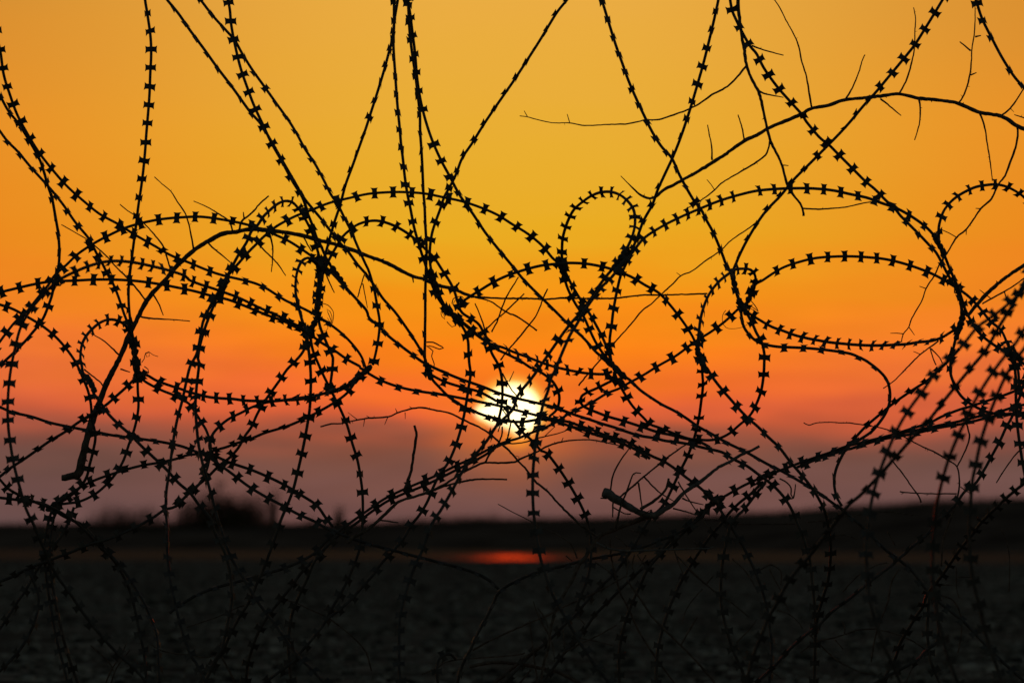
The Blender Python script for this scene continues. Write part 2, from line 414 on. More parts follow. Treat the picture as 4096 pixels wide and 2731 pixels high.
def wire(key, label, depth, rolls, s, sign=1, seed=None, sp=SP, rad=0.0029, bscale=1.0):
    seed = seed if seed is not None else len(WIRES)+1
    rs = random.Random(seed*13+5)
    P, px = path3d(s, depth, sign, 9.0, seed)
    base = P[0].copy()
    V, F = tube(P, rad, 6, True, base)
    o = bpy.data.objects.new('razor_wire', None); col.objects.link(o); o.location = base; o.empty_display_size = 0.05
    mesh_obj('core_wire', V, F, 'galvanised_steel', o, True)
    tag(o, label, 'razor wire', GROUP)
    T = frames(P); L = [0.0]
    for a, b in zip(P, P[1:]): L.append(L[-1]+(b-a).length)
    tot = L[-1]; d = sp*rs.random(); i = 0
    while d < tot-0.006:
        while L[i+1] < d: i += 1
        u = (d-L[i])/max(1e-9, L[i+1]-L[i]); p = P[i].lerp(P[i+1], u); t = T[i].lerp(T[i+1], u).normalized()
        v = (CP-p).normalized(); nrm = v-t*v.dot(t)
        nrm = nrm.normalized() if nrm.length > 1e-3 else t.orthogonal().normalized()
        r0 = keyed(rolls, d/tot); r0 = max(-73.0, min(73.0, r0)); k0 = max(0.12, 1-abs(r0)/70)
        phi = -math.radians(r0+k0*(rs.gauss(0, 7)+14*math.sin(d*9+seed*2.3)+8*math.sin(d*23+seed))+rs.gauss(0, 2.5))
        nrm = Matrix.Rotation(phi, 3, t) @ nrm
        y = nrm.cross(t)
        m = Matrix(((t.x, y.x, nrm.x), (t.y, y.y, nrm.y), (t.z, y.z, nrm.z)))
        m = m @ Matrix.Rotation(rs.gauss(0, 0.08), 3, 'Z') @ Matrix.Rotation(rs.gauss(0, 0.10), 3, 'Y') @ Matrix.Rotation(rs.gauss(0, 0.5) if rs.random() < 0.06 else 0.0, 3, 'X')
        if rs.random() < 0.015: d += sp; continue
        b = bpy.data.objects.new('blade', BLADES[rs.randrange(3)]); col.objects.link(b); b.parent = o
        sc = bscale*rs.uniform(0.92, 1.05)
        b.matrix_local = Matrix.Translation(p-base) @ m.to_4x4() @ Matrix.Diagonal((sc, sc, sc, 1))
        d += sp*rs.uniform(0.97, 1.03)
    WIRES[key] = (o, P, px, base)
    return o
def clip(key, s, length=0.045, r=0.0046):
    """crimped clip band wound round a strand where two coils are held together"""
    o, P, px, base = WIRES[key]; x, y, _ = parse(s)[0]
    i = min(range(len(px)), key=lambda k: (px[k][0]-x)**2+(px[k][1]-y)**2)
    T = frames(P); t = T[i]; n = 13
    Q = [P[i]+t*length*(k/(n-1)-0.5) for k in range(n)]
    rr = random.Random(int(x+y))
    R = [r*(0.8+0.35*((k % 3) != 0)+0.12*rr.random())*(0.75 if k in (0, n-1) else 1) for k in range(n)]
    V, F = tube(Q, lambda k: R[k], 9, True, base)
    V = [v+Vector((rr.gauss(0,1), rr.gauss(0,1), rr.gauss(0,1)))*r*0.13 for v in V]
    mesh_obj('clip', V, F, 'galvanised_steel', o)

wire('R1', 'razor wire hanging almost straight from the top edge, leftmost there, curling to the left knot', [0,0,0.1,0], [-75,0,0,55,80,80,0,0,10], 'a1 1130,-60 1140,20 1158,130 1180,290 1185,430 1178,580 1172,740 1160,900 1148,1040 1138,1180 1125,1320 1108,1460 a2 1098,90 1085,240 1070,370 1055,480 1040,600 1020,760 1008,900 1012,1050 1030,1200 1050,1320 1065,1480 a3 1070,150 1078,230 1080,310 1085,450 1058,600 1010,740 965,870 890,990 770,1110 640,1180 530,1200 430,1210')
wire('R2', 'broad bladed razor wire sweeping from the left edge and arching to the centre knot', [-0.25,-0.1,0,0.05], [0,0,5,10,20,40,60,75,82], 'a1 -30,240 -15,330 5,420 30,590 78,745 135,900 215,1050 305,1195 410,1330 525,1460 a2 650,200 780,305 925,385 1060,470 1210,555 1340,630 1490,690 b2 250,745 370,785 540,825 630,850 710,885 790,935 870,985 960,1025 1080,1085 1200,1160 1300,1235 1390,1325 1460,1420 1497,1520')
wire('R3', 'thin bladed razor wire dropping from the left edge, kinking inward then back out', [-0.1,0,0,0], [60,70,60,75,70,-70,-60], 'a1 -20,710 0,750 65,870 130,950 190,1040 250,1140 310,1250 345,1350 370,1440 400,1530 a2 410,190 435,330 455,450 465,580 462,690 445,780 420,880 405,950 370,1050 340,1120 300,1180 250,1240 190,1310 100,1400 0,1490 -60,1540')
wire('R4', 'razor wire running diagonally from the left edge, under another strand, to the left knot', [0,0,0.05,0], [70,65,60,50,40,20,10], 'a1 -30,990 0,1030 60,1110 140,1190 240,1310 340,1420 420,1510 a2 500,240 590,370 690,490 730,560 770,640 800,690 850,790 890,860 930,960 970,1080 1000,1160 1030,1260 1060,1420')
wire('R5', 'edge-on razor wire slanting from the top edge, leftmost of three crossing slants', [0,0,0.1,0.1], [75,80,75,70,65,75,65], 'a1 1290,-40 1310,0 1400,110 1490,240 b1 120,250 230,390 330,530 430,660 510,770 590,880 670,970 750,1100 850,1275 940,1430 1010,1550 b2 1075,260 1150,350 1220,440 1300,540 1350,590 1430,700 1500,780 c2 200,880 260,970 350,1070 430,1180 510,1300 580,1420 600,1480')
wire('R6', 'long razor wire, broad bladed at the top edge, crossing the sun to the lower right', [0.05,0.05,0,0,0,-0.05], [0,0,15,60,75,70,60,70,75,75,60,40,10,0,20,30], 'b1 405,-50 415,0 430,80 440,190 465,330 510,520 560,670 620,830 690,980 755,1120 840,1270 920,1420 b2 1000,180 1040,300 1080,400 1110,490 1150,570 1200,680 1270,780 1340,880 1420,970 1500,1060 c2 150,1120 220,1180 300,1260 400,1340 480,1400 560,1460 c3 620,120 730,170 850,220 950,255 1050,290 1150,330 1320,380 1430,405 1568,440 d3 300,475 400,510 480,535 600,575 700,605 800,640 900,670 1020,690 1100,710 1200,722 1300,740 1400,765 e3 370,800 450,850 560,905 650,970 720,1020 790,1080 860,1160 920,1260 970,1380 e4 990,380 1030,500 1060,620 1075,760 1090,900 1100,1050 1100,1250 1092,1568 1090,1700')
wire('R7', 'edge-on razor wire slanting from the top edge, bending down past the centre-left to a knot', [0.12,0.1,0,0], [60,75,80,60,60,65,50,-10], 'b1 165,-50 200,0 300,130 400,240 470,320 520,410 600,540 700,680 800,820 900,960 960,1060 1020,1170 1100,1290 1170,1420 b2 1220,150 1275,230 1330,340 1380,440 1440,580 1490,690 c2 150,760 190,900 215,1040 232,1150 225,1260 205,1380 178,1490')
wire('R8', 'razor wire slanting down-left from the top edge through the left bundle to the lower left', [0.05,0,0,0,0], [70,65,75,80,60,30,0,0,20,40], 'c1 380,-60 375,0 350,150 330,310 300,430 265,560 210,740 165,880 120,1020 70,1160 20,1300 b1 1340,1440 1310,1550 b2 1290,250 1250,370 1220,470 1190,580 1160,680 1140,770 1128,900 1118,1000 1108,1100 1080,1180 1040,1250 b3 1010,0 940,90 880,150 825,230 760,320 690,420 640,510 600,600 550,670 500,760 430,840 340,910 250,1000 130,1100 0,1230')
wire('R9', 'razor wire from the top edge through the centre knot, passing left of the sun', [0,0,0,-0.1,-0.2], [60,70,65,40,20,30,0,0,0,0,20,40], 'c1 345,-60 345,0 345,200 340,330 345,450 355,590 365,740 375,860 390,1010 400,1130 415,1250 430,1390 c2 450,150 475,270 500,400 530,510 560,610 590,700 620,800 660,900 700,980 760,1060 810,1105 860,1160 900,1220 925,1300 930,1400 c3 935,100 945,190 930,290 915,390 890,530 860,650 820,770 770,880 700,980 650,1080 605,1190 545,1290 480,1370 c4 415,440 330,540 245,630 180,720 95,815 10,910 b4 1280,1000 1200,1060 1140,1140 1060,1240 980,1330 900,1420 800,1490 700,1568 600,1650')
wire('R11', 'straight thin razor wire hanging vertically from the top edge down through the centre', [0.1,0.1,0.1], [50,60,70,75,80,75,80], 'c1 450,-60 455,0 460,120 470,280 490,440 515,610 535,780 548,900 550,1030 560,1180 568,1330 575,1500 c2 585,250 590,380 598,520 600,620 595,750 592,850 590,950 590,1100 588,1200 588,1300 586,1420 595,1490')
wire('R12', 'long razor wire running diagonally from the top centre to the lower right corner', [0,0,0,0,-0.1,-0.2], [0,40,10,60,70,75,75,80,70,75,70,50,30,40], 'c1 435,-60 450,0 470,100 490,260 510,420 525,600 548,760 585,920 640,1090 710,1250 780,1380 860,1530 c2 960,300 1060,450 1170,590 1270,710 1370,830 1500,960 d2 240,1070 330,1160 400,1220 480,1300 560,1390 640,1450 d3 760,190 830,240 900,310 1000,380 1080,430 1170,475 1260,530 1360,600 1470,660 e3 400,722 560,800 720,890 860,960 1000,1040 1130,1120 1240,1200 1310,1250 f3 250,1340 350,1430 f4 480,520 600,610 700,700 800,830 900,930 1000,1010 1100,1090 1250,1250 1400,1400 1568,1550')
wire('R13', 'razor wire slanting down-left from top centre-right, then running flat past the sun', [0,0,0,0.05,0.1], [70,75,70,65,40,0,30,60,40,20,0], 'd1 370,-60 330,0 250,100 170,230 90,360 c1 1300,610 1210,740 1120,870 1040,990 960,1120 880,1240 830,1370 780,1470 c2 740,170 710,260 670,370 645,450 630,540 625,640 635,740 660,830 700,940 760,1050 830,1115 900,1175 980,1245 1050,1295 *1.5 1120,1330 1200,1352 1290,1390 1400,1430 d2 130,1470 190,1490 260,1510 400,1540 500,1555 620,1560 680,1540')
wire('R14', 'broad bladed razor wire arching across the upper left, its left leg dropping to the bottom', [0,0,-0.1,-0.2,-0.35,-0.55,-0.8], [-20,-10,0,0,0,0,0,-30,-40,0,0,20], 'd2 640,1440 560,1320 510,1220 460,1110 390,1000 335,890 300,780 270,700 215,650 130,550 20,460 c2 1270,385 1150,310 1010,250 870,205 730,175 590,147 430,135 280,137 135,150 0,180 b2 1210,220 1070,275 940,325 800,400 700,480 640,540 570,610 500,690 430,770 370,850 330,940 300,1030 260,1130 225,1230 195,1340 180,1440 b3 190,100 170,280 160,440 170,600 185,740 210,860 235,960 270,1080 310,1230 350,1370 b4 430,560 510,700 570,800 630,900 700,1000 780,1100 870,1230 960,1350 1050,1440 1150,1540 1250,1640')
wire('R15', 'razor wire of the small upright loop above the sun, then falling across the sun', [0,0,0,0,-0.2,-0.4,-0.6], [40,50,10,0,0,0,0,30,50,60,20,0,0,0], 'd2 670,1440 620,1300 570,1200 520,1110 470,1030 400,920 350,830 310,740 290,650 *2.0 290,580 295,500 315,420 345,340 385,270 440,220 510,170 580,140 660,132 730,150 790,190 840,250 860,310 862,390 850,450 *1.2 830,510 795,580 750,650 *1 700,720 640,790 580,870 530,950 480,1020 430,1085 370,1150 310,1225 240,1325 170,1425 d3 60,210 c3 1320,350 1280,460 1180,560 1130,620 1080,700 1000,800 930,880 870,970 800,1100 720,1240 640,1370 c4 570,520 510,650 460,790 420,930 390,1080 385,1200 385,1350 385,1470 400,1568 410,1680', -1)
wire('R16', 'razor wire from the top edge past the right side of the small upright loop', [0,0,0,0], [60,65,30,50,80,70,50,40,20,0,10], 'e1 345,-60 340,0 310,140 270,310 225,490 180,650 130,820 85,960 40,1090 d1 1160,1230 1090,1380 1040,1490 d2 1000,230 950,320 920,380 880,490 850,560 820,630 790,700 750,790 725,890 705,990 690,1080 680,1170 665,1280 665,1380 680,1480')
wire('R17', 'broad bladed razor wire arch across the upper right, its left leg right of the sun', [-1.2,-1.1,-0.95,-0.75,-0.5,-0.25,-0.1,0,0], [0,0,0,0,40,60,30,0,0,0,0,10,40,60,40,10], 'd4 800,1700 650,1550 550,1430 470,1310 400,1200 340,1090 280,990 220,880 165,730 120,580 90,400 68,235 d3 60,1100 65,920 85,720 110,600 120,520 150,400 180,320 200,230 240,150 275,60 d2 350,1260 400,1180 455,1080 525,980 600,880 680,800 740,725 810,650 870,570 940,490 1080,400 1220,330 1370,265 1520,205 e2 490,160 640,125 800,110 940,105 1090,107 1240,122 1370,150 f2 340,180 450,220 570,262 680,322 780,392 850,460 900,540 940,620 980,720 1010,790 1050,880 1080,970 1110,1060 1140,1120 1180,1190 1240,1260 1330,1330 1430,1390 1568,1480 1660,1550')
wire('R18', 'razor wire arching low behind the small loop between two knots, right leg reaching the bottom', [0,0,0,0.2,0.1,0], [0,0,0,0,0,0,0,10,20,30,20], 'c2 850,1060 890,990 960,940 1010,910 1090,860 1180,812 1270,775 1380,740 1490,712 d2 120,712 215,700 340,690 470,695 590,715 690,742 830,797 940,862 1050,925 1130,1010 1210,1110 1280,1210 1330,1300 1360,1400 1385,1480 d3 1390,180 *1.2 1395,280 1380,410 1365,520 1340,640 *1 1310,740 1270,840 1210,960 1150,1090 1080,1220 d4 980,280 910,390 850,500 760,630 680,730 570,830 480,930 390,1040 310,1110 230,1190 140,1270 40,1350 c4 1290,1480 1200,1568')
wire('R19', 'razor wire curving left of the centre knot, then running down onto the sun', [0.1,0,0,0], [60,20,0,0,0,0,10,30,0,0,20], 'b2 1130,1050 1140,900 1155,790 1210,660 *1.25 1260,570 1310,490 1360,440 1430,390 1520,362 c2 235,362 340,395 440,450 530,520 *1 590,580 660,650 720,740 790,850 825,930 845,1000 880,1080 1000,1160 1050,1240 1090,1310 c3 1110,20 1160,110 1185,190 1195,300 1192,400 1178,490 1150,590')
wire('R20', 'long razor wire rising from the bottom left, under the sun, to the right knot', [-0.1,0,0,0,0,0.05], [60,70,60,20,0,0,10,40,60,70,60,30,0,0,10], 'a4 1330,1020 b4 0,985 150,890 290,830 430,790 580,750 720,710 850,670 970,620 1100,545 1200,440 1290,370 1390,300 c3 160,1240 270,1165 400,1100 540,1040 680,980 830,905 960,845 1070,785 1200,725 1320,690 1440,640 d3 130,620 250,560 340,500 440,450 540,400 640,340 740,300 800,265 920,200 1050,120 1190,40 e2 150,1310 280,1230 400,1140 510,1035')
wire('R20b', 'second razor wire close alongside the long one rising under the sun', [0.08,0.08,0.05,0.1], [-20,0,20,10,-10,-30,-60], 'b4 1050,640 1130,565 1230,455 1320,385 1420,315 c3 170,1265 290,1185 420,1125 560,1070 700,1005 850,930 980,865 1090,800 1140,740')
wire('R22', 'razor wire forming the wide flat oval loop on the right', [0,0,0.05,0,-0.2], [0,0,0,0,0,0,10,20,20], 'e2 530,1040 580,970 *1.3 610,890 640,850 680,830 *1.1 770,770 860,720 *1 980,680 1100,652 1240,640 1380,638 1510,645 f2 340,640 480,660 610,690 750,735 880,790 1000,860 1120,940 1210,1030 1300,1140 1390,1220 1440,1330 1480,1430 f3 1520,150 1530,280')
wire('R23', 'close bladed razor wire forming the lower edge of the wide oval loop on the right', [0.05,0,0.0], [0,0,0,0,0,40,60,60,20], 'e2 540,1060 *1.6 590,1090 670,1140 760,1190 850,1222 940,1255 1040,1280 1130,1297 1220,1312 1320,1322 f2 245,1330 350,1335 460,1335 560,1330 650,1325 740,1310 840,1300 920,1275 980,1240 1040,1200 1085,1150', -1)
wire('R24', 'razor wire of the tiny loop beside the oval loop, then falling to the lower right', [0,0,0,0.1,0.2], [0,0,0,40,60,20,0,50,60,50,20,30,20], 'e2 550,1040 590,950 *2.4 630,850 625,780 590,742 530,735 470,742 *1.8 420,775 350,830 290,900 250,970 220,1050 200,1130 190,1210 182,1300 *1 190,1400 220,1480 e3 250,140 300,220 370,310 440,390 520,480 580,540 650,600 730,680 820,765 900,870 960,940 1020,1010 1080,1090 1130,1170 1180,1280 e4 1215,420 1220,580 1200,760 1160,900 1120,1040 1100,1200', -1)
wire('R26', 'razor wire from the top edge over the thick branch, hooking round below the oval loop', [0,0,0,0,0,-0.1], [65,60,65,60,70,60,70,70,50,60,75,82,80,60], 'd1 585,-50 605,10 660,190 710,350 760,490 810,630 870,770 940,920 1000,1040 1070,1150 1150,1240 1210,1370 d2 1270,110 1330,210 1380,270 1420,350 1470,440 1510,530 1550,630 e2 400,700 440,770 465,850 490,940 515,1020 520,1100 540,1190 590,1260 640,1302 700,1327 800,1345 900,1350 1010,1355 1130,1365 1270,1382 1380,1402 1450,1432 f3 340,90 430,160 490,230 515,310 515,400 490,480 440,560 370,640 280,700 190,755 130,850 90,950 80,1050 100,1150 140,1220')
wire('R27', 'razor wire running diagonally from the top edge over the thick branch to the far-right knot', [0,0,0,0,0], [0,20,0,0,5,20,55,60,65,60,50,40,50], 'e1 425,-60 432,0 450,90 490,180 535,270 590,365 640,425 700,540 800,680 910,805 1000,905 1030,955 1130,1075 1210,1140 1270,1200 1380,1310 1490,1420 f1 400,1485 f2 400,110 480,195 560,270 600,320 670,390 750,470 830,555 880,610 930,700 960,760 1000,830 1040,900 1070,1000 1085,1100 1060,1200 1030,1290 f3 1000,60 990,160 1010,240 1060,340 1120,400 1200,450 1300,490 1430,500 1568,490 1650,480')
wire('R28', 'razor wire slanting down-left from the top right, then swinging in a U below the knot', [0,0,0,0,0.1,0], [0,0,30,70,75,60,65,75,60,0,0,0,0,20,10,0], 'f1 960,-50 930,0 870,100 790,230 710,355 610,480 510,600 410,720 310,830 210,950 110,1060 e1 1130,1210 1040,1300 930,1410 e2 830,160 720,275 640,385 560,520 505,630 480,690 455,760 465,850 500,980 560,1080 600,1150 640,1240 680,1310 700,1400 e3 700,80 695,190 675,320 630,440 580,520 500,590 430,650 350,690 270,705 180,700 90,688 d3 1060,610 980,580 930,530 880,480 830,420 780,340 730,250 700,170')
wire('R29', 'short razor wire crossing the top right corner', [0,0], [20,60,65,70], 'f1 1160,-60 1190,0 1240,150 1320,310 1400,460 1490,600 1568,690 1640,780')
wire('R30', 'razor wire curling into the half loop cut off by the right edge', [0,0,0], [0,0,0,0,0], 'f2 900,560 *1.5 900,490 900,410 915,345 940,280 990,215 1050,165 1120,125 1190,95 1270,80 1350,75 1430,92 1510,132 1568,175 1630,250 1660,350', 1)
wire('R31', 'topmost razor wire arch at left, rising from the left edge over the dark branch', [-0.1,0,0], [20,10,0,0,0,0,0,10,30,60], 'a2 -40,1360 40,1250 120,1150 210,1070 290,970 380,860 430,785 520,705 610,620 730,540 860,470 990,412 1140,370 1280,345 1430,332 b2 200,328 340,345 490,372 620,405 740,450 880,512 990,580 1090,650 1180,720 1260,800 1340,890')
wire('R32', 'long low razor wire arch from the left edge, lowest of three, to the central knot', [0,0,0,0.05,0], [0,0,0,0,0,0,0,0,10,10], 'a2 -40,930 80,900 250,860 400,835 580,828 740,820 890,820 1060,830 1230,852 1380,880 b2 150,910 280,945 410,975 520,1015 640,1065 760,1112 850,1145 950,1195 1050,1245 1150,1315 1250,1375 1350,1445 1450,1500 c3 80,140 150,175')
wire('R33', 'blurred razor wire rising along the left edge into the middle of three low arches', [-1.0,-1.0,-0.95,-0.9], [0,0,0,0,0,0,0,0,-10,-10], 'a4 1250,1650 1150,1560 1060,1460 960,1370 860,1270 740,1130 640,1000 560,880 500,800 430,700 380,600 320,460 260,320 200,190 a3 140,1020 110,900 85,760 65,600 60,440 70,270 90,120 a2 120,1350 160,1200 230,1070 320,960 400,875 480,812 *1.65 590,758 680,720 770,692 850,677 930,675 1020,682 1110,697 1200,717 1320,747 1450,790 b2 110,822 *1.2 200,858 300,890 400,925 500,962 590,1005 680,1048 800,1100 900,1148 1000,1205 1060,1260')
wire('R34', 'razor wire sloping down from the left edge, then dropping vertically beside the thick branch', [0,0,0], [0,0,0,0,5,0,0,0], 'a2 -40,1005 80,1042 180,1092 330,1182 440,1272 530,1375 600,1480 a3 650,220 690,320 712,420 722,540 748,670 730,790 702,900 680,990 630,1070 540,1150 440,1210')
wire('R36', 'razor wire of the small open loop at left, then sloping straight down right', [0], [0,0,0,10,60,60,40,10,0,30,50,20,20], 'a3 1065,150 1050,-60 a2 1030,1250 *2.3 990,1190 960,1160 900,1135 840,1135 780,1160 720,1210 670,1270 640,1340 630,1430 640,1490 *1.3 655,1568 a3 680,210 720,280 735,340 *1 780,400 850,500 940,590 1020,660 1120,762 1210,845 1300,930 1400,1040 b3 120,1120 200,1230 280,1320 b4 310,380 380,520 420,640 440,780 445,930 420,1060 400,1160 370,1280 310,1390 270,1480 220,1600', -1)
wire('R37', 'razor wire sagging between the left knot and the central knot, upper of the sagging ones', [0,0,0.05,0], [40,20,0,0,0,0,40,60,60], 'a3 1080,150 1110,185 1160,200 1230,240 1340,280 1440,312 *1.5 b3 80,320 180,347 270,368 370,378 450,382 550,395 650,398 760,400 860,392 950,388 1060,372 1180,335 1290,300 1380,258 1460,205', -1)
wire('R38', 'razor wire leaving the left knot, hooking round and running back to the bottom left corner', [0,0,0,-0.1,-0.1], [0,0,0,30,20,0,0,20,30,60,40], 'a3 1085,190 1130,240 1200,282 1280,320 1360,352 1430,392 b3 110,420 160,490 210,570 250,640 280,750 270,850 240,960 180,1060 110,1122 0,1225 a3 1290,1250 1200,1312 1080,1380 970,1430 a4 850,440 700,482 560,540 420,592 320,630 200,682 100,732 0,772 -60,800')
wire('R39', 'razor wire sloping gently from the central knot down to the knot at lower left', [0,0,0,0], [-20,0,40,70,60,60,60,50,30,0,0], 'b3 1490,170 1420,240 1350,335 1250,410 1130,480 1010,540 900,588 800,620 700,650 580,700 480,730 400,760 320,782 230,808 100,822 a3 1380,852 1240,882 1120,902 1000,932 880,970 760,1012 650,1062 560,1120 480,1170 420,1215')
wire('R40', 'razor wire curling left from the central knot, then back as a lower arc', [0.1,0.1,0,0,0], [60,60,75,70,40,0,0,0,0,10,20], 'b3 1470,180 1400,240 1300,312 1150,345 1000,370 850,392 730,408 620,440 520,490 420,540 340,605 290,670 270,750 300,815 400,868 480,898 610,942 750,1002 870,1062 990,1135 1110,1215 1180,1310 1240,1385')
wire('R41', 'razor wire crossing the left side in a falling line, edge on at both ends', [-0.1,-0.1,0,0,-0.1,-0.1], [80,82,80,60,20,0,10,30,75,82,82,80], 'a3 -50,430 20,455 100,488 250,522 400,570 600,612 750,640 870,665 1000,682 1150,702 1280,722 1420,752 b3 150,790 250,832 350,898 450,970 570,1062 700,1142 830,1210 960,1282 1090,1340 1200,1400 b4 1400,440 c4 200,490 350,530 500,570 700,622 850,662 1000,712 1100,770 1165,830')
wire('R42', 'razor wire rising straight from the left edge across the thick branch to the left knot', [0,0,0], [-75,-70,-60,-40,0,0], 'a3 -60,1030 0,990 80,925 180,860 280,790 390,712 510,640 620,562 720,500 830,430 900,370 990,290 1065,215')
wire('R43', 'razor wire from the left edge through the lower left knot, curving to the bottom', [-0.1,0,-0.1,-0.3], [0,0,0,0,20,40,60,40,30], 'a3 -50,1150 100,1168 200,1182 310,1195 400,1232 480,1290 560,1330 650,1372 a4 750,440 830,520 900,600 980,700 1060,820 1130,940 1190,1080 1230,1200 1240,1350 1250,1568')
wire('R44', 'razor wire entering steeply at the left edge just above the lower left knot', [-0.3,-0.1,0,-0.1], [0,0,0,0,10,20,0,0], 'a3 -60,940 -20,990 60,1080 140,1130 230,1170 330,1212 420,1240 500,1285 590,1345 a4 690,395 780,500 870,580 940,680 1000,800 1040,920 1070,1050 1100,1200 1130,1340 1150,1568')
wire('R45', 'left one of two parallel razor wires falling from the lower left knot', [0,-0.1,-0.2], [0,0,0,0,0], 'a4 410,210 385,280 370,350 350,450 350,560 360,700 375,830 395,960 420,1100 450,1250 490,1400 530,1568 560,1700')
wire('R46', 'right one of two parallel razor wires falling from the lower left knot', [0,-0.05,-0.1], [20,40,70,75,75], 'a4 440,215 425,260 405,350 392,480 388,600 400,720 420,850 440,970 470,1100 500,1230 540,1370 610,1568 650,1700')
wire('R47', 'razor wire dropping from the lower left knot and out through the left edge', [0,-0.1,-0.2], [0,20,40,40], 'a4 580,190 540,300 500,380 440,470 390,550 320,640 260,730 200,840 140,925 80,1020 20,1110 -60,1220')
wire('R48', 'dim razor wire bowing to the right near the bottom left corner', [-0.3,-0.4], [20,40,60], 'a4 230,700 270,790 298,870 300,960 280,1060 240,1160 180,1270 110,1360 0,1470 -80,1550')
wire('R49', 'razor wire of the ribbed hump at upper left, leg falling beside the broad arch', [0,0,0,-0.15,-0.3,-0.45,-0.6], [0,0,0,0,30,20,0,60,70,60,0,0,0], 'b2 1150,720 1120,600 1085,480 1050,400 *2.2 1000,310 965,260 920,215 860,205 800,230 740,280 690,330 650,390 *1 600,440 560,530 490,640 430,755 370,870 310,965 270,1040 220,1150 200,1260 170,1400 a3 1490,130 1460,250 1430,390 1390,540 1360,700 1340,850 1320,1000 1305,1100 1300,1250 a4 1310,350 1310,500 1320,640 1340,800 1370,930 1410,1100 1450,1230 1500,1360 b4 160,1400 230,1540 290,1680', -1)
wire('R50', 'razor wire of the tall narrow loop left of centre, then falling straight to the bottom', [0], [0,0,60,60,20,0,0,0,0,0,0,10], 'b2 1145,740 *2.3 1110,690 1080,665 1040,650 1000,670 970,720 950,800 945,900 *1.3 955,980 980,1080 1000,1150 *1 1030,1240 b3 1050,20 1060,120 1065,230 1062,360 1055,470 1040,570 1015,710 990,830 960,960 930,1080 890,1190 b4 830,290 790,410 740,550 690,680 640,790 580,930 510,1040 440,1170 380,1300 300,1430 230,1568 180,1680', -1)
wire('R51', 'razor wire falling steeply from the centre-left knot, bending to vertical left of the sun', [0,0,0,-0.1], [0,20,30,0,0,0,0,0,10], 'b2 1060,1260 1080,1370 b3 1120,100 1160,190 1210,290 1260,390 1300,470 1350,590 1390,730 1430,860 1455,1000 1470,1130 1472,1300 b4 1460,420 1440,540 1400,650 1350,770 1290,880 1220,1000 1150,1130')
wire('R52', 'short razor wire running down the bundle left of centre and ending at the sagging strands', [0.1,0.05,0], [30,30,20,0,0,0], 'b2 1165,640 1140,760 1125,900 1120,1050 1135,1180 1190,1320 1230,1410 b3 1238,60 1235,130 1222,240 1205,335')
wire('R53', 'razor wire from the central knot across the middle of the sun, then falling steeply', [0,0,0,-0.05,-0.2], [30,60,75,60,40,0,0,0,0,0,20,40,60,50], 'c3 140,180 250,240 390,290 540,322 720,348 850,372 1000,402 1150,432 1230,452 1350,482 1470,512 d3 100,522 250,545 340,562 430,592 520,622 620,662 720,692 830,732 930,792 1000,832 1090,872 1180,932 1270,1002 1340,1052 1420,1120 1500,1200 e3 390,1310 450,1400 e4 530,490 590,610 640,720 690,860 730,1020 745,1150 760,1300 740,1568 735,1700')
wire('R54', 'short razor wire from the small knot left of the sun onto its upper face', [0.1,0.1], [20,40,50,40], 'c2 590,1480 c3 610,170 670,212 750,250 850,282 1000,322 1090,365 1150,400')
wire('R55', 'razor wire doubling back in a small hook right of the sun', [0,0,0.0,0], [0,10,20,0,0,0,0,0,10], 'd3 700,170 690,230 *1.7 640,260 560,300 490,330 445,360 432,392 *1.2 450,432 500,462 *1 570,490 650,520 790,560 920,602 1040,642 1150,665 1250,692 1350,710 1450,760', 1)
wire('R56', 'razor wire from the small knot left of the sun, curving under the sun', [0,0,-0.1,0], [60,70,70,60,30,20,0,0,0], 'c2 590,1470 c3 640,220 700,290 780,370 870,430 950,470 1050,510 1150,540 1270,560 1370,560 1470,545 d3 180,545 270,568 370,600 460,625 560,665 650,690 760,730 870,780 980,850')
wire('R57', 'razor wire bulging in a short bow just right of the sun', [0,0,0.1], [20,40,70,60,10,0], 'c2 840,1120 930,1190 1010,1260 1060,1300 1150,1365 1250,1412 1340,1460 1420,1512 d3 60,140 150,190 220,250 262,330 268,400 245,470 190,520')
wire('R58', 'razor wire starting at the lower edge of the sun and sloping steeply down right', [0,0,0,-0.1], [20,0,0,0,0,0,20], 'c3 1275,545 1310,590 1350,640 1440,720 1500,790 d3 170,805 260,920 340,1040 410,1160 470,1285 d4 510,370 520,500 510,650 480,780 430,900 400,1000')
wire('S1', 'blurred foreground razor wire slanting down from the right edge, leftmost of the blurred ones', [-2.2,-2.3,-2.4], [0,0,0,0,0,0,0,20], 'f2 1640,830 1568,900 1500,960 1410,1040 1300,1122 1200,1195 1090,1330 f3 980,75 890,155 785,305 670,460 580,610 503,780 440,945 387,1120 f4 360,230 340,400 330,560 340,700 350,850 380,1000 420,1130 470,1270 530,1400 600,1568 650,1700')
wire('S2', 'blurred foreground razor wire slanting across the right side, thin bladed, to the bottom', [-2.0,-1.9,-1.8], [20,40,50,60,70,75,60,20,0,0], 'f2 1640,700 1568,840 1500,980 1440,1080 1360,1210 1270,1370 f3 1160,130 1050,262 930,410 820,552 700,680 560,840 470,940 370,1050 280,1140 190,1222 f4 20,400 e4 1130,470 1040,590 950,690 860,820 800,940 730,1060 680,1190 630,1310 590,1440 560,1568 540,1700')
wire('S3', 'blurred foreground razor wire with large blades, second of the steep ones near the right edge', [-2.4], [0,0,0,0,0,20,10], 'f2 1660,1080 1568,1210 1500,1320 1390,1455 f3 1290,222 1190,385 1110,550 1030,720 965,890 915,1070 f4 880,200 860,400 850,600 850,750 870,900 890,1050 930,1200 980,1380 1050,1568 1090,1700')
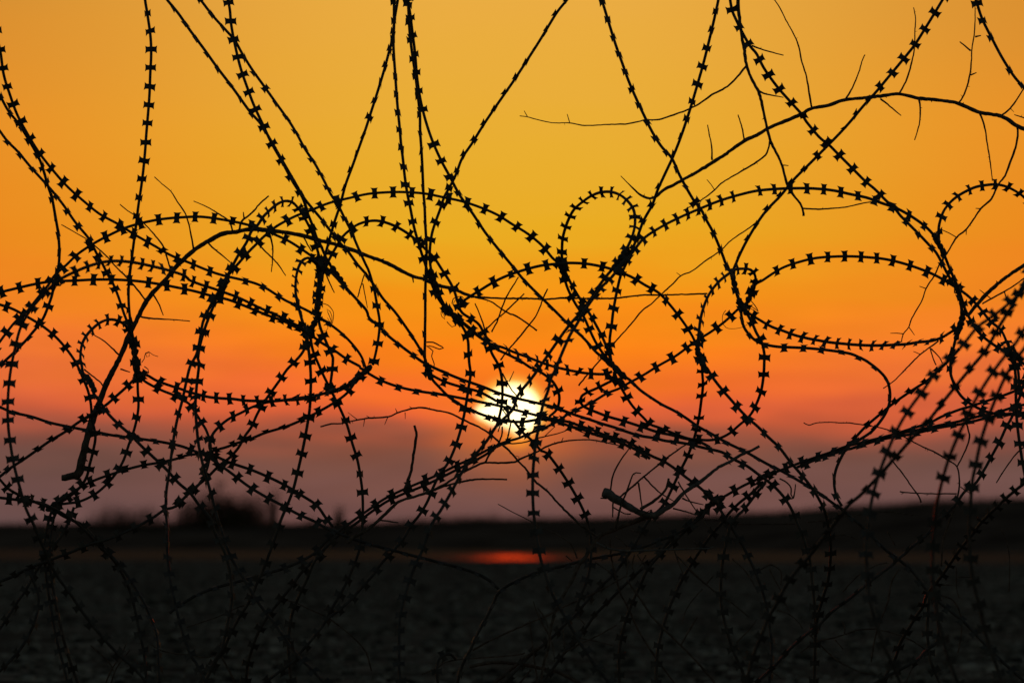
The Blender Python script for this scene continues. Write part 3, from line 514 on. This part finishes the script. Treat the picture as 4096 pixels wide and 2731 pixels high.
wire('S4', 'blurred foreground razor wire with large blades, nearest the right edge of the steep ones', [-2.4], [0,0,0,0,0,10,20], 'f3 1640,-120 1568,-10 1500,80 1420,212 1345,382 1280,552 1225,732 1190,900 1162,1040 f4 1142,300 1142,500 1160,700 1190,850 1230,1000 1260,1150 1300,1280 1350,1420 1400,1568 1440,1700')
wire('S5', 'sharp razor wire sloping from the right edge in a long line to the bottom', [-0.1,-0.3], [0,0,0,0,50,70,75,70,60,60], 'f3 1640,150 1568,260 1530,380 1470,530 1430,600 1380,710 1320,820 1260,930 1190,1040 1100,1112 1020,1222 f4 900,290 800,410 710,482 610,572 510,660 400,742 280,842 180,922 60,1012 e4 1230,1012 1130,1110 1010,1202 900,1302 800,1412 720,1490 620,1580')
wire('S6', 'razor wire hanging vertically at the far right edge', [-0.3,-0.3], [0,10,20,40,30], 'f2 1440,1300 1470,1420 f3 1490,100 1505,250 1505,400 1512,550 1532,720 1560,900 1580,1010 1600,1200')
wire('R62', 'long razor wire rising from the bottom centre to the right edge, crossing the log branch', [0,0,0,0,-0.1,-0.1], [60,60,70,60,60,40,30,0,10,40,60,60,60,50], 'c4 830,1650 850,1530 880,1430 920,1350 960,1270 1000,1180 1070,1050 1120,950 1160,865 1240,802 1360,742 1500,690 d4 300,650 450,607 600,580 750,552 900,512 1050,452 1200,390 1300,330 1400,250 e3 240,1240 330,1180 450,1110 560,1050 700,990 830,940 960,890 1100,840 1220,800 1340,755 f3 330,715 450,685 560,655 700,610 830,568 920,522 1050,470 1150,440 1300,390 1420,350 1568,292 1650,260')
wire('S8', 'razor wire running flat to the right edge, upper of a close pair', [0.05,0,0.05], [40,60,50,60,60], 'e3 940,925 1100,860 1240,812 1350,775 f3 200,775 400,712 600,652 750,622 900,590 1050,560 1200,522 1350,490 1500,442 1568,428 1650,410')
wire('S9', 'razor wire running flat to the right edge, lower of a close pair', [0.12,0.1,0.1], [70,60,70,75], 'f3 230,765 450,700 700,655 900,608 1100,575 1300,525 1450,505 1568,515 1650,520')
wire('S10', 'thin bladed razor wire rising to the right bundle, beside the blurred ones', [0,0.05,0], [-65,-60,-60,-50], 'f3 170,790 230,705 320,605 420,518 540,420 680,322 810,238 900,155 970,90 1060,-10')
wire('S11', 'dark razor wire entering low at the right edge and bending down to the bottom', [-0.8,-0.6,-0.4,-0.3], [0,0,20,0,20,40,40], 'f4 1660,-60 1568,5 1450,100 1330,212 1230,312 1150,420 1080,500 1010,600 950,690 890,770 810,870 775,970 735,1025 670,1130 600,1250 560,1370 500,1480 440,1600')
wire('S12', 'dim razor wire falling straight from the dark knot at lower right, left of two', [-0.2,-0.2], [0,10,0,0], 'f4 870,780 825,900 815,1050 810,1150 820,1280 840,1400 880,1500 920,1600')
wire('S13', 'dim razor wire falling from the dark knot at lower right and bending left', [-0.3,-0.4], [0,0,20,20], 'f4 850,820 880,930 890,1050 900,1150 880,1250 800,1310 740,1380 620,1450 480,1520 380,1580')
wire('L1', 'razor wire falling from the right knot in a gentle left bow to the bottom edge', [0,0,-0.1], [40,20,0,0,0,0,0,10], 'e3 720,1010 690,1060 640,1120 580,1200 530,1260 e4 480,265 430,345 410,430 382,560 365,710 360,870 375,1020 415,1180 460,1320 520,1450 560,1568 600,1700')
wire('L2', 'razor wire slanting down-left from the right knot, lying across the lower branches to the bottom', [0,0.05,0], [40,20,0,0,0,0,0], 'e3 690,1030 600,1120 500,1200 e4 420,240 370,310 290,400 210,510 120,650 50,770 d4 1160,910 1110,1040 1070,1180 1040,1320 1030,1470 1030,1568 1035,1700')
wire('L4', 'razor wire falling steeply through the middle of the lower branches to the bottom edge', [0,0,0], [20,20,0,0,0,0], 'd4 1400,210 1300,330 1180,450 1060,560 960,680 900,810 840,940 790,1080 752,1230 737,1390 740,1530 745,1700')
wire('L5', 'razor wire slanting from the lower branches down-left to the bottom edge', [0.1,0.1,0.1], [50,60,60,50,40], 'd4 1200,400 1110,480 1050,560 940,652 830,752 740,842 640,942 550,1032 480,1130 400,1240 310,1330 250,1412 150,1540 80,1640')
wire('L6', 'razor wire falling from the rising strand below the broad shrub, left of two', [-0.1,-0.1,-0.1], [40,40,0,0,0], 'b4 1150,560 1090,612 1000,692 920,800 840,902 760,1000 690,1100 640,1200 600,1312 570,1422 555,1568 545,1700')
wire('L7', 'razor wire falling from the rising strand below the broad shrub, right of two', [-0.2,-0.2,-0.2], [10,0,0,0], 'b4 1120,570 1080,640 1040,742 970,890 920,1020 895,1170 890,1300 900,1450 920,1600')
wire('L8', 'dim curl of close bladed razor wire at the bottom edge near the centre', [0,0,0], [0,0,0,0], 'c4 700,1680 690,1568 680,1480 *2 690,1400 730,1352 790,1342 830,1380', 1)
for k, s in (('R6','b2 1285,790'),('R14','d2 290,740'),('R17','d2 745,700'),('R15','d2 740,665'),('R28','e2 465,820'),('R22','e2 600,900'),('R24','e3 215,80'),('R17','f2 895,545'),
             ('R36','a3 700,260'),('R13','c2 650,830'),('R4','a3 1065,100'),('R39','b3 1460,200'),('R27','f2 1060,1190'),('R12','d3 690,150'),('R39','a3 440,1200'),('R53','e3 300,1180')):
    clip(k, s, 0.05)
for k, s, ln, r in (('R12','d3 690,140',0.10,0.010),('R13','c2 800,1085',0.07,0.012),('R4','a2 1050,1330',0.05,0.010),('R1','a3 1072,120',0.09,0.011),('R8','b2 1128,860',0.16,0.0075),
                    ('R27','f2 1075,1130',0.06,0.010),('R28','e2 530,1035',0.05,0.010),('R40','b3 1440,215',0.07,0.009),('R56','c3 600,165',0.05,0.009),('R39','a3 450,1190',0.07,0.009),
                    ('R62','e3 320,1185',0.06,0.009),('R62','e3 715,985',0.06,0.008),('R17','f2 900,540',0.07,0.008),('R8','b2 1060,1215',0.06,0.009),('R24','e3 210,50',0.06,0.007)):
    clip(k, s, ln*0.7, 0.0042+(r-0.006)*0.35)
# ------------------------------------------------------------------ dead branches and stems caught in the wire
def stem_mesh(name, s, r0, r1, depth, seed, parent=None, base=None, thorns=0.5, rmid=None, note=''):
    rs = random.Random(seed); P, px = path3d(s, depth, 1, 10.0, seed, 0.02)
    n = len(P); pxm = K*D0
    def R(i):
        t = i/max(1, n-1)
        r = (r0+(r1-r0)*t) if rmid is None else keyed(rmid, t)
        return r*pxm*(1.2 if rmid is None else 1.12)*(1+0.05*math.sin(i*1.3+seed)+0.07*math.sin(i*0.37+seed*2))
    P = [p+Vector((rs.gauss(0,1), rs.gauss(0,1), rs.gauss(0,1)))*min(0.0003, R(i)*0.12) for i, p in enumerate(P)]
    base = base or P[0].copy()
    V, F = tube(P, R, 6, True, base)
    T = frames(P); i = 3
    while i < n-2:
        if rs.random() < thorns*0.22:
            d = T[i].cross(Vector((rs.gauss(0,1), rs.gauss(0,1), rs.gauss(0,1)))).normalized()+T[i]*rs.uniform(-0.2,0.5)
            q = P[i]; l = R(i)+rs.uniform(0.0015, 0.0045)
            tube([q, q+d*l*0.5, q+d*l], lambda k, r=R(i): (r*0.55, r*0.4, 0.0002)[k], 4, False, base, V, F)
        i += 1
    o = mesh_obj(name, V, F, 'grey_wood' if name == 'log_branch' or 'pale' in note else 'bark', parent, True, base if parent is None else None)
    return o, base
NB = [100]
def branch(name, label, cat, s, r0, r1, depth=(0.0,), twigs=(), thorns=0.5, rmid=None, group='dead stems caught in the wire'):
    NB[0] += 7
    o, base = stem_mesh(name, s, r0, r1, list(depth), NB[0], thorns=thorns, rmid=rmid, note=label)
    tag(o, label, cat, group)
    dm = sum(depth)/len(depth)
    for tw in twigs:
        NB[0] += 1
        if isinstance(tw, str): tw = (tw, 3.4, 1.7)
        stem_mesh('twig', tw[0], tw[1], tw[2], [dm, dm-0.05], NB[0], o, base, thorns=0.5)
branch('dead_branch', 'thick dark branch arching across the upper right with many side twigs', 'branch',
  'd1 750,1380 830,1460 890,1518 d2 930,168 980,186 1030,168 1080,122 1180,72 1250,30 d1 1330,1360 1430,1300 1500,1255 1568,1212 e1 540,1107 640,1062 740,1002 860,952 980,902 1070,852 1200,827 1340,782 1450,772 f1 300,770 480,750 590,738 740,770 900,787 1050,812 1220,882 1390,912 1500,980 1568,1012 1650,1050',
  3.5, 8.5, (0.15,), ['e1 290,1255 285,1130 270,1060 255,980','e1 543,1098 525,1000 493,900','e1 1072,845 1055,750 1030,600 990,470 965,350 920,250 870,160 820,60 780,0 750,-60',
  'e1 1340,775 1390,690 1440,570 1470,470 1490,430','f1 590,735 650,620 690,480 710,370 712,250 718,150 702,60','f1 440,775 500,820 605,908','f1 745,775 755,870 745,980 710,1100',
  'f1 1055,808 1100,740 1140,610 1155,480 1160,380 1180,250 1185,100 1180,20','f1 1150,400 1110,365 1063,328','f1 1185,290 1232,280','f1 1150,590 1195,570','f1 1390,908 1460,850 1520,770 1568,690 1620,600',
  'f1 1220,885 1260,1000 1280,1130 1300,1250 1320,1420',('f1 1510,985 1520,1050 1500,1160 1460,1270 1420,1380 f2 1370,70 1310,190 1230,265 1120,420 1040,490 955,630 910,690 870,780 800,890 770,980 690,1120 665,1190 620,1250 608,1305',4.0,2.0),
  ('f2 1040,490 980,455 910,425',2,1.5),('f2 800,890 748,872',2,1.2),('f2 620,1245 570,1240 520,1240',2,1.2),('f2 665,1190 710,1255',2,1.2),('f2 1230,265 1188,262',2,1.2),('f2 1115,430 1115,470',2,1.2),('f1 1460,850 1490,880',1.6,1)], 0.35, [1.5,6.0,7,7.5,7.5,7.5,7.2,7,7,7.5,8,8.5])
branch('dead_branch', 'slender dark branch hanging from the top edge at right, forking around the thick arching branch', 'branch',
  'e1 490,-40 500,100 525,290 545,400 562,520 600,620 655,720 690,860 720,1000 750,1110 800,1210 840,1300 880,1450 e2 930,160 990,240 1008,320', 6, 4, (0.1,),
  [('e1 558,520 490,600 410,680 290,745 180,820 80,870 d1 1180,895 1050,938 940,942 820,970 640,978 470,985 350,965 230,965 120,945 20,918 c1 1330,910',4,1.6),('c1 1390,915 1365,870',1.8,1.2),('d1 350,960 330,895',1.8,1.2),
   'e1 660,715 720,740 850,765',('e1 742,1110 720,1200 640,1270 560,1320 440,1390 360,1440 310,1490 220,1560 d2 1240,280',3.5,1.8),('e1 310,1490 285,1450 250,1408',1.8,1.2),('e1 840,1295 890,1300',2.2,1.4),'e1 600,360 720,400 850,435',
   ('e2 1000,262 1100,268 1200,265 1350,250 1480,220 1568,208',3,2)], 0.5)
branch('dead_branch', 'thickest dark branch at left, rising from a broken stub and bending over rightward', 'branch',
  'a3 600,985 620,960 640,870 680,700 720,560 760,460 820,300 880,170 940,60 a2 1000,1280 1050,1180 1130,1020 1200,920 1280,840 1380,720 1450,652 1530,582 b2 260,520 370,462 480,445 620,425 750,437 880,452 1000,477 1130,512 1270,547 1400,592 c2 130,632 270,682 370,732 490,792 580,817 680,862 800,892 900,932 960,952', 15, 7, (0.1,),
  [('a3 620,985 560,985 510,1000 485,1000',15,11),('a2 1145,990 1080,900 1000,810 900,710 840,640 750,560 690,510 640,480 570,440 520,410 480,390',3.6,1.8),'a2 1085,1105 1165,1122 1280,1130 1380,1135 1490,1145','a2 935,1410 860,1340 800,1290 710,1240','a2 945,1520 1020,1545',
   'a2 1195,930 1240,1000 1280,1100','a2 1518,580 1500,480 1470,350 1440,280 1390,210 1340,130 1270,70 1210,15','a2 1335,740 1310,650 1280,560 1220,480 1140,390 1080,330 1000,280 940,230','b2 450,445 430,370 350,310 250,250 145,205',
   ('b2 500,440 520,370 560,330 620,280 660,230 735,165',4,2.5),'b2 540,340 535,290','b2 258,525 290,565 370,630 440,690','b2 745,470 765,560 765,660 755,760','b2 610,500 700,590 800,690 868,790','b2 1010,490 1070,600','c2 490,795 497,845',('c2 240,665 268,658',2.5,1.5),('c2 830,880 857,840',4,3),
   ('c2 950,955 1050,960 1220,968 1420,968 d2 150,975 300,965 500,967 690,967 920,942 1100,940 1430,930',3.6,2.8),('a3 660,150 720,200 790,255 815,295',3,3)], 0.3, [16,14,11,10,9,9,8.5,8,7.5,7,6.5])
branch('dead_branch', 'crossed thin bare twigs standing between the centre knot and the small loop, leftmost', 'twig', 'c2 1320,800 1220,970 1160,1130 1110,1230', 2.5, 3, (0.1,))
branch('dead_branch', 'thin bare twig crossing the leftmost twig right of the centre knot', 'twig', 'c2 1365,930 1220,1070 1150,1130 1065,1210', 2.5, 3, (0.15,))
branch('dead_branch', 'bent bare twig slanting down-left across the long straight strand above the sun', 'twig', 'c2 1550,890 1510,980 1460,1100 1400,1180 1320,1280 1240,1370 1180,1450', 2.5, 3, (0.05,))
branch('dead_branch', 'crooked bare twig leaving the centre knot to the right and ending in a blunt tip', 'twig', 'c2 980,960 1100,990 1220,1070 1310,1110 1400,1170 1465,1220', 2.5, 3.2, (0.1,))
branch('dead_branch', 'short straight bare twig standing just below the centre knot', 'twig', 'c2 980,1005 1020,1100 1060,1220 1070,1300', 2.2, 3, (0.1,))
branch('dead_branch', 'thin forked twig hanging in the crossing strands left of the centre knot', 'twig', 'c2 112,780 85,870 60,960', 2.4, 2, (0.12,), [('c2 100,850 120,950 137,1042',2,1.4)])
branch('dead_branch', 'short bare twig hanging below the clip on the left slanting strand', 'twig', 'b2 1180,770 1215,850 1250,925', 3, 2, (0.1,))
branch('dead_branch', 'long thin bent stem slanting from the right arch down past the small loop', 'twig',
  'e2 740,255 700,310 600,402 440,512 370,582 d2 1420,670 1310,752 1222,790 1160,852 1080,925 990,1010 920,1060 830,1170 740,1270 680,1340 580,1460 d3 500,180 420,278', 2.2, 3, (0.1,), [('d2 1222,790 1188,765',1.6,1)])
branch('dead_branch', 'thorny dry stem curving over the cloud bank left of the sun and down below it', 'twig',
  'b3 1140,600 1225,577 1300,575 1430,547 c3 60,547 150,532 300,522 370,492 470,462 560,450 660,470 770,490 860,530 940,570 1010,600 1100,660 1190,740 1260,800 1310,860 1370,920 1430,1000 d3 80,1030 170,1100 250,1190 350,1290 450,1380 570,1460', 2.6, 4, (0.0,-0.05),
  [('c3 115,540 105,600',1.8,0.8),('b3 1430,545 1390,515 1355,487',1.8,0.8),('c3 297,522 270,585',1.8,0.8),('c3 370,490 355,455',1.8,0.8),('c3 432,487 433,542',1.8,0.8),('c3 485,455 465,440',1.8,0.8),('c3 155,530 128,513',1.8,0.8),('d3 170,1100 173,1078',1.6,0.8)], 0.8)
branch('dead_branch', 'smooth bare stick standing up from the rising strand left of the sun', 'twig', 'c3 505,588 520,670 500,800 480,940 455,1020 425,1110', 4.2, 5.5, (-0.1,), thorns=0.2)
branch('dead_branch', 'forked thin branch under the rising strand, with long bare tips below the sun', 'branch',
  'b4 1350,470 c3 20,1470 140,1400 250,1310 380,1190 500,1150 640,1100 760,1040 880,960 1000,900 1060,882 1200,882 1300,875 1330,855 1400,825 1480,790 d3 180,750 280,720 390,705 500,702 620,720 755,752', 6, 2.5, (-0.1,),
  [('c3 660,1095 720,1072 880,1030 1000,1012 1140,1010 1230,1012',4,3),('c3 230,1330 380,1352',3.5,2),('c3 1062,880 1090,820 1150,750 1190,670 1192,600',3.5,3),('c3 1130,770 1210,730 1240,670 1262,560',3.2,2.6),('c3 1315,880 1325,835 1300,828',1.5,1),('d3 285,720 300,685',1.8,1)], 0.4, [7,6,5,4.5,4,3,2.2])
branch('dead_branch', 'thin twig with a side shoot standing in front of the upper edge of the sun', 'twig', 'c3 1195,180 1225,240 1260,300 1310,365', 2.6, 2.4, (-0.05,), [('c3 1248,245 1270,200 1285,165',2,1.5)])
branch('dead_branch', 'fine crossed twig in front of the middle of the sun', 'twig', 'c3 1310,370 1280,440 1240,500 1190,560 1160,640', 2.4, 2.2, (-0.05,), [('c3 1190,460 1230,510 1270,570',2.2,2)])
branch('dead_branch', 'thin pale-edged twig just under the sun, forking to the right', 'twig', 'c3 1120,770 1210,735 1320,730 1450,700 d3 100,690 230,660 310,635 370,610 440,640 500,660', 2.8, 1.6, (0.0,), [('d3 150,680 190,640 232,603',2,1.2)])
branch('log_branch', 'grey log-like branch with a thick sawn end right of and below the sun', 'branch',
  'd3 612,1112 650,1125 690,1155 770,1200 860,1252 950,1290 1020,1290 1090,1250 1170,1200 1230,1130 1300,1080 1390,1020 1500,930 e3 420,880 520,820 600,785 665,750', 16, 5, (-0.15,),
  [('d3 970,1300 840,1350 710,1400 590,1452 d4 520,500 470,590 420,640 370,760 310,860 270,940 230,1020 200,1150 180,1300 150,1400 120,1568',9,4),'d3 668,1115 690,980 740,880 810,780 850,730',('d3 730,1160 830,1080 920,1000 1070,880 1130,830 1260,740',3.4,2.6),
   ('d3 710,1395 750,1230 800,1100 850,970 910,965',4.4,2),'d3 890,1040 910,1180 925,1285','d3 930,990 1050,1110 1170,1185',('d3 905,1245 1000,1190 1060,1140 1110,1080 1125,1005',5.5,4),'d3 1230,1160 1310,1190 1400,1210','d3 1160,1240 1260,1265 1340,1290',
   ('d3 1200,1030 1270,1150 1350,1270',2.6,2),('d3 690,1175 687,1310',3,2.4),('d3 690,1230 780,1280 830,1282',2.6,2),('d3 640,1160 590,1160',3,2),('d3 900,1300 990,1250',2.4,1.5),('d4 800,530 805,640 795,740',2.4,1.5),('d4 860,560 840,640 850,680',2.4,1.5),('d4 880,560 930,640',2.4,1.5),('d4 950,560 900,650',2.4,1.5),('d4 550,620 640,680 690,710',2.4,1.5),('d4 320,570 370,610',2.4,1.5),('d4 710,420 760,450 800,500',2.4,1.5),('d4 1030,300 1080,390',2.4,1.5),('d4 820,360 950,410',2.4,1.5),('d4 1390,280 1450,370',2.4,1.5),('d4 1320,450 1360,500',2.4,1.5),('d4 1180,560 1300,680 1420,790 1500,860',2.4,1.5),('d4 1420,790 1480,720',2.4,1.5),('d4 410,1040 470,1110',2.4,1.5),('d4 100,980 160,1060 180,1130',2.4,1.5),('d4 210,1240 225,1320 230,1400',2.4,1.5),('d4 300,1150 310,1300',2.4,1.5),('d4 1390,830 1320,910 1260,1000 1230,1100',2.4,1.5)], 0.35, [18,13,11,8,7,6,5.5,5])
branch('dead_branch', 'pale thin stem lying level in front of the dark bank, right of the red glint', 'twig', 'd4 555,465 650,512 800,532 1000,526 1150,522 1300,516 1450,512 1482,498', 4, 2.4, (-0.2,), [('d4 640,505 620,470',2,1.2),('d4 1170,530 1200,610 1240,710',2.4,1.8)])
branch('dead_branch', 'long straight stem rising across the dark beach toward the log branch', 'twig', 'c4 960,1310 1120,1222 1300,1142 1460,1072 d4 150,1050 300,970 480,890 640,812 790,728', 3.4, 2.6, (0.0,))
branch('dead_branch', 'thin stem falling from the lower branches to the bottom edge, left of a pair', 'twig', 'd4 665,430 680,600 720,760 750,870 790,940 860,1090 910,1190 1000,1330 1130,1510 1200,1600', 3.2, 3, (0.05,))
branch('dead_branch', 'thin stem falling from the lower branches to the bottom edge, right of a pair', 'twig', 'd4 800,760 900,900 1000,1050 1100,1150 1222,1272 1330,1380 1460,1530 1520,1620', 3.6, 4, (0.0,), [('d4 1222,1268 1290,1150 1352,1045',3,2.2)])
branch('dead_branch', 'short dim twig rising to the right above the bottom edge right of centre', 'twig', 'd4 300,1330 450,1250 560,1200 720,1110', 3.2, 2.4, (-0.1,), [('d4 430,1215 560,1240 690,1272',2.4,1.8)])
branch('dead_branch', 'upright dim twig near the bottom edge below the red glint, taller of two', 'twig', 'd4 105,1590 75,1400 55,1230 38,1075', 3, 1.8, (-0.1,))
branch('dead_branch', 'upright dim twig near the bottom edge below the red glint, shorter of two', 'twig', 'd4 190,1190 110,1050 65,925', 3, 1.6, (-0.1,))
branch('dead_branch', 'fine reddish twig crossing the dark bank between the two vertical strands below the sun', 'twig', 'c4 1160,165 1280,230 1400,290 d4 110,340 250,400 360,480 410,590', 1.4, 2.8, (0.0,))
branch('dead_branch', 'thin level twig in front of the dark bank left of the right knot', 'twig', 'e4 220,290 360,296 510,320 750,322 940,318', 2.4, 2.4, (0.1,))
branch('dead_branch', 'thin level twig in front of the dark bank running to the right edge side', 'twig', 'e4 1040,305 1180,290 1300,265 1460,245 f4 300,240 420,228 560,230 700,250', 2.4, 2, (0.1,))
branch('dead_branch', 'dim crooked stem on the dark beach left of the bowed strand', 'twig', 'e4 110,680 250,800 340,870 460,950 580,1050', 3, 2.2, (0.1,))
branch('dead_branch', 'dim arched twig on the dark beach right of the bowed strand', 'twig', 'e4 640,690 690,668 750,640 830,690 830,800', 2.4, 2, (0.2,), [('e4 450,595 560,700 650,850',2.4,2)])
branch('dead_branch', 'long dim stem arching along the bottom right of the beach', 'twig', 'e4 980,1330 1110,1240 1250,1210 1400,1162 f4 250,1150 400,1145 560,1180 700,1240 790,1300', 2.8, 2.4, (0.1,), [('f4 160,1180 165,1130 140,1080',2.4,1.4),('f4 90,1230 150,1300',2.4,1.5),('f4 60,420 150,405 260,440',2.4,1.5),('f4 150,850 250,740 330,690 420,640 500,625',2.4,1.5),('f4 500,380 560,490',2.4,1.5),('f4 1040,660 1040,820 1060,900',2.4,1.5),('f4 920,800 1010,797',2.4,1.5),('f4 1050,735 1210,733',2.4,1.5),('e4 240,800 300,730',2.4,1.5),('e4 480,1250 580,1150 640,1070',2.4,1.5),('e4 740,670 790,770 830,840',2.4,1.5),('e4 800,995 880,1020 960,1080 1000,1140',2.4,1.5),('e4 860,940 900,1010',2.4,1.5),('f4 0,1300 120,1400 260,1470 390,1500',2.4,1.5),('f4 1000,1000 1100,1090 1250,1250 1400,1400 1568,1560',2.4,1.5),('f4 640,1568 700,1430',2.4,1.5),('e4 650,1435 760,1480 830,1530',2.4,1.5)])
branch('dead_branch', 'dim twig falling to the bottom right from the crossing strands', 'twig', 'e4 1050,1180 1130,1260 1280,1390 1430,1470 1540,1500', 2.6, 2, (0.1,))
branch('dead_branch', 'dim curved stem on the right of the beach between two falling strands', 'twig', 'f4 590,670 530,780 500,930 440,1090 400,1220 370,1400', 3, 2.4, (0.0,))
branch('dead_branch', 'dim stem curving down from the dark knot at lower right', 'twig', 'f4 870,870 1000,910 1060,1000 1080,1150 1050,1330', 3, 2, (0.0,))
branch('dead_branch', 'faint upright stem in front of the dark rise at far right', 'twig', 'f4 1390,360 1430,450 1455,600 1450,850', 2, 2, (0.3,))
branch('dead_branch', 'thin dark branch over the right strands, starting as a wavy tip and forking downward', 'branch',
  'e3 1008,568 1050,588 1110,570 1220,565 1300,570 f3 200,570 330,590 450,610 540,640 650,690 760,750 870,800 970,860 1040,910 1060,1000 1060,1080 1040,1180 f4 1020,210 950,400 930,500 920,650', 1.8, 3.4, (0.1,),
  [('f3 1045,910 1110,780 1140,680 1120,580 1090,450',2.6,3.4),('f3 1070,1070 1110,1100 1160,1130',2,1.4)], 0.8)
branch('dead_branch', 'thin twig slanting down-right behind the blurred strands at right', 'twig', 'f3 530,860 620,970 680,1060 740,1140 762,1195', 2.4, 2.8, (0.0,))
branch('dead_branch', 'level twig with a forked tip just above the dark rise at right', 'twig', 'f3 595,1108 640,1115 730,1120 880,1125 1040,1125', 2.2, 2.4, (0.0,), [('f3 850,1122 820,1125 803,1140',1.8,1.2),('f3 630,1113 605,1130',1.6,1)])
branch('dead_branch', 'short straight twig at the far right edge above the dark rise', 'twig', 'f3 1350,1040 1420,930 1500,820 1568,760 1640,720', 2, 3, (0.0,))
branch('dead_branch', 'thin twig slanting below the oval loop to the hooked strand', 'twig', 'f2 900,1300 830,1350 740,1420 f3 600,190 550,240 465,300', 3, 2, (0.05,), [('f2 755,1405 700,1382',1.8,1.2),('f2 830,1350 860,1450 880,1490',2.2,2),('f2 840,1360 905,1430 930,1480',2.6,2)], 0.6)
branch('dead_branch', 'smooth dark stem rising from the far right knot to the right edge', 'branch', 'f2 1120,1110 1180,1040 1250,960 1330,880 1430,800 1568,710 1650,660', 7, 6.5, (-0.1,),
  [('f2 1240,1010 1310,970 1420,910 1500,860 1568,810 1650,760',3,2.4),('f2 1305,965 1220,900',2,1.2),('f2 1415,915 1440,1010',2.4,1.4)], 0.3)
branch('dead_branch', 'tiny thorned twig at the right edge under the thick arching branch', 'twig', 'f1 1490,900 1568,925 1640,950', 1.6, 3, (0.1,))
branch('dead_branch', 'dim twig across the bottom left beach between two falling strands', 'twig', 'a4 710,1270 800,1350 860,1410 890,1470', 2.4, 3, (-0.1,))
branch('dead_branch', 'dim forked twig standing at the bottom edge at left', 'twig', 'a4 820,1590 880,1450 950,1350 990,1255', 3, 2, (-0.1,), [('a4 870,1568 920,1440 1020,1305',3,1.6)])
branch('dead_branch', 'dim level twig at the bottom left running right from the falling strands', 'twig', 'a4 1180,1260 1260,1310 1380,1335 b4 120,1345 230,1365 300,1350', 2.6, 2.2, (0.0,))
branch('dead_branch', 'dim twig rising gently across the beach below the broad shrub', 'twig', 'b4 90,1130 180,1100 300,1060 400,1020 500,970 630,940', 1.8, 2.6, (0.0,))
branch('dead_branch', 'dim thorny twig curving down to the right on the beach below the shrub', 'twig', 'b4 840,905 950,940 1050,985 1180,1045 1250,1090 1340,1160 1430,1240 1500,1330 1540,1470', 2.2, 2.8, (0.0,), thorns=0.9)
branch('dead_branch', 'dim short stem at the bottom edge below the falling pair at left', 'twig', 'b4 360,1350 410,1440 460,1540 480,1620', 3.4, 3.6, (-0.1,))
branch('dead_branch', 'dim stem lying almost level along the bottom edge right of the curl', 'twig', 'c4 560,1500 680,1450 800,1390 d4 -100,1350 0,1330', 2.4, 2.4, (0.1,))
branch('dead_branch', 'dim thick stem along the bottom edge below the red glint', 'branch', 'c4 940,1440 1100,1405 1250,1410 1400,1430 1540,1460 d4 280,1490 430,1568 520,1620', 6, 6, (0.1,), [('c4 1130,1568 1240,1480 1350,1390 1480,1290',6,5),('c4 1330,1568 1420,1460',4,3)], 0.3)

# dry tendrils curled round the knots
def tendril(label, s, depth=0.0, r=1.3):
    NB[0] += 3
    o, b = stem_mesh('dry_tendril', s, r, r*0.7, [depth], NB[0], thorns=0)
    tag(o, label, 'tendril', 'dry curled tendrils on the knots')
tendril('dry curled tendril with a small ring beside the left knot', 'a2 1110,1470 1130,1440 1140,1400 1170,1390 1170,1420 1150,1425 1140,1395 1165,1385 1200,1410 1240,1422', -0.05, 1.6)
tendril('small dry ring-shaped tendril just under the left knot', 'a2 1130,1500 1160,1520 1165,1550 a3 1150,190 1130,215 1120,180', -0.05, 1.8)
tendril('hanging leaf-shaped tendril curl right of the bundle at centre left', 'b2 1150,1005 1200,1020 1240,1070 1240,1130 1230,1170 1220,1130 1200,1080 1190,1050 1215,1070 1230,1110 1225,1160 1195,1120', -0.05, 1.5)
tendril('large dry tendril loop below the bundle at centre left', 'b2 1165,1180 1190,1170 1200,1195 1185,1222 1150,1220 1120,1200', -0.05, 1.2)
tendril('flat dry tendril loop right of the straight hanging strand', 'c2 600,1310 650,1310 700,1335 735,1355 700,1365 650,1345 600,1340 630,1360 650,1380 640,1420 660,1480 655,1530 630,1520', -0.05, 2.4)
tendril('thin dry tendril circling the centre knot on its left', 'c2 745,1060 715,1070 720,1110 745,1130 735,1090 745,1065', -0.05, 1.5)
tendril('thin dry tendril hanging under the centre knot', 'c2 760,1150 800,1190 830,1180 835,1150', -0.05, 1.6)
tendril('dry tendril crown over the top of the centre knot', 'c2 800,1010 810,970 840,955 880,955 900,980 870,970 830,975 810,1010', -0.05, 1.8)
tendril('small dry tendril ring on the knot above and right of the sun', 'd2 600,1400 575,1415 572,1445 595,1450 600,1420 580,1405 610,1410 615,1450', -0.05, 1.6)
tendril('long thin dry tendril bowing below the right knot', 'e2 398,1060 375,1095 372,1150 400,1195 450,1205 520,1195 570,1170', -0.05, 1.2)
tendril('short dry tendril curl right of the right knot', 'e2 590,980 625,1020 655,1070 630,1050 600,1030 580,1040 620,1060', -0.05, 1.8)
tendril('drooping dry tendril hook hanging from the rising strand at right', 'e3 820,1005 880,1040 910,1080 910,1130 925,1160 940,1100 945,1050 930,1160 905,1165', -0.05, 2.6)

# ------------------------------------------------------------------ render settings
scene.render.engine = 'CYCLES'
scene.cycles.max_bounces = 4
scene.cycles.use_denoising = True
scene.render.resolution_x = 1024; scene.render.resolution_y = 682
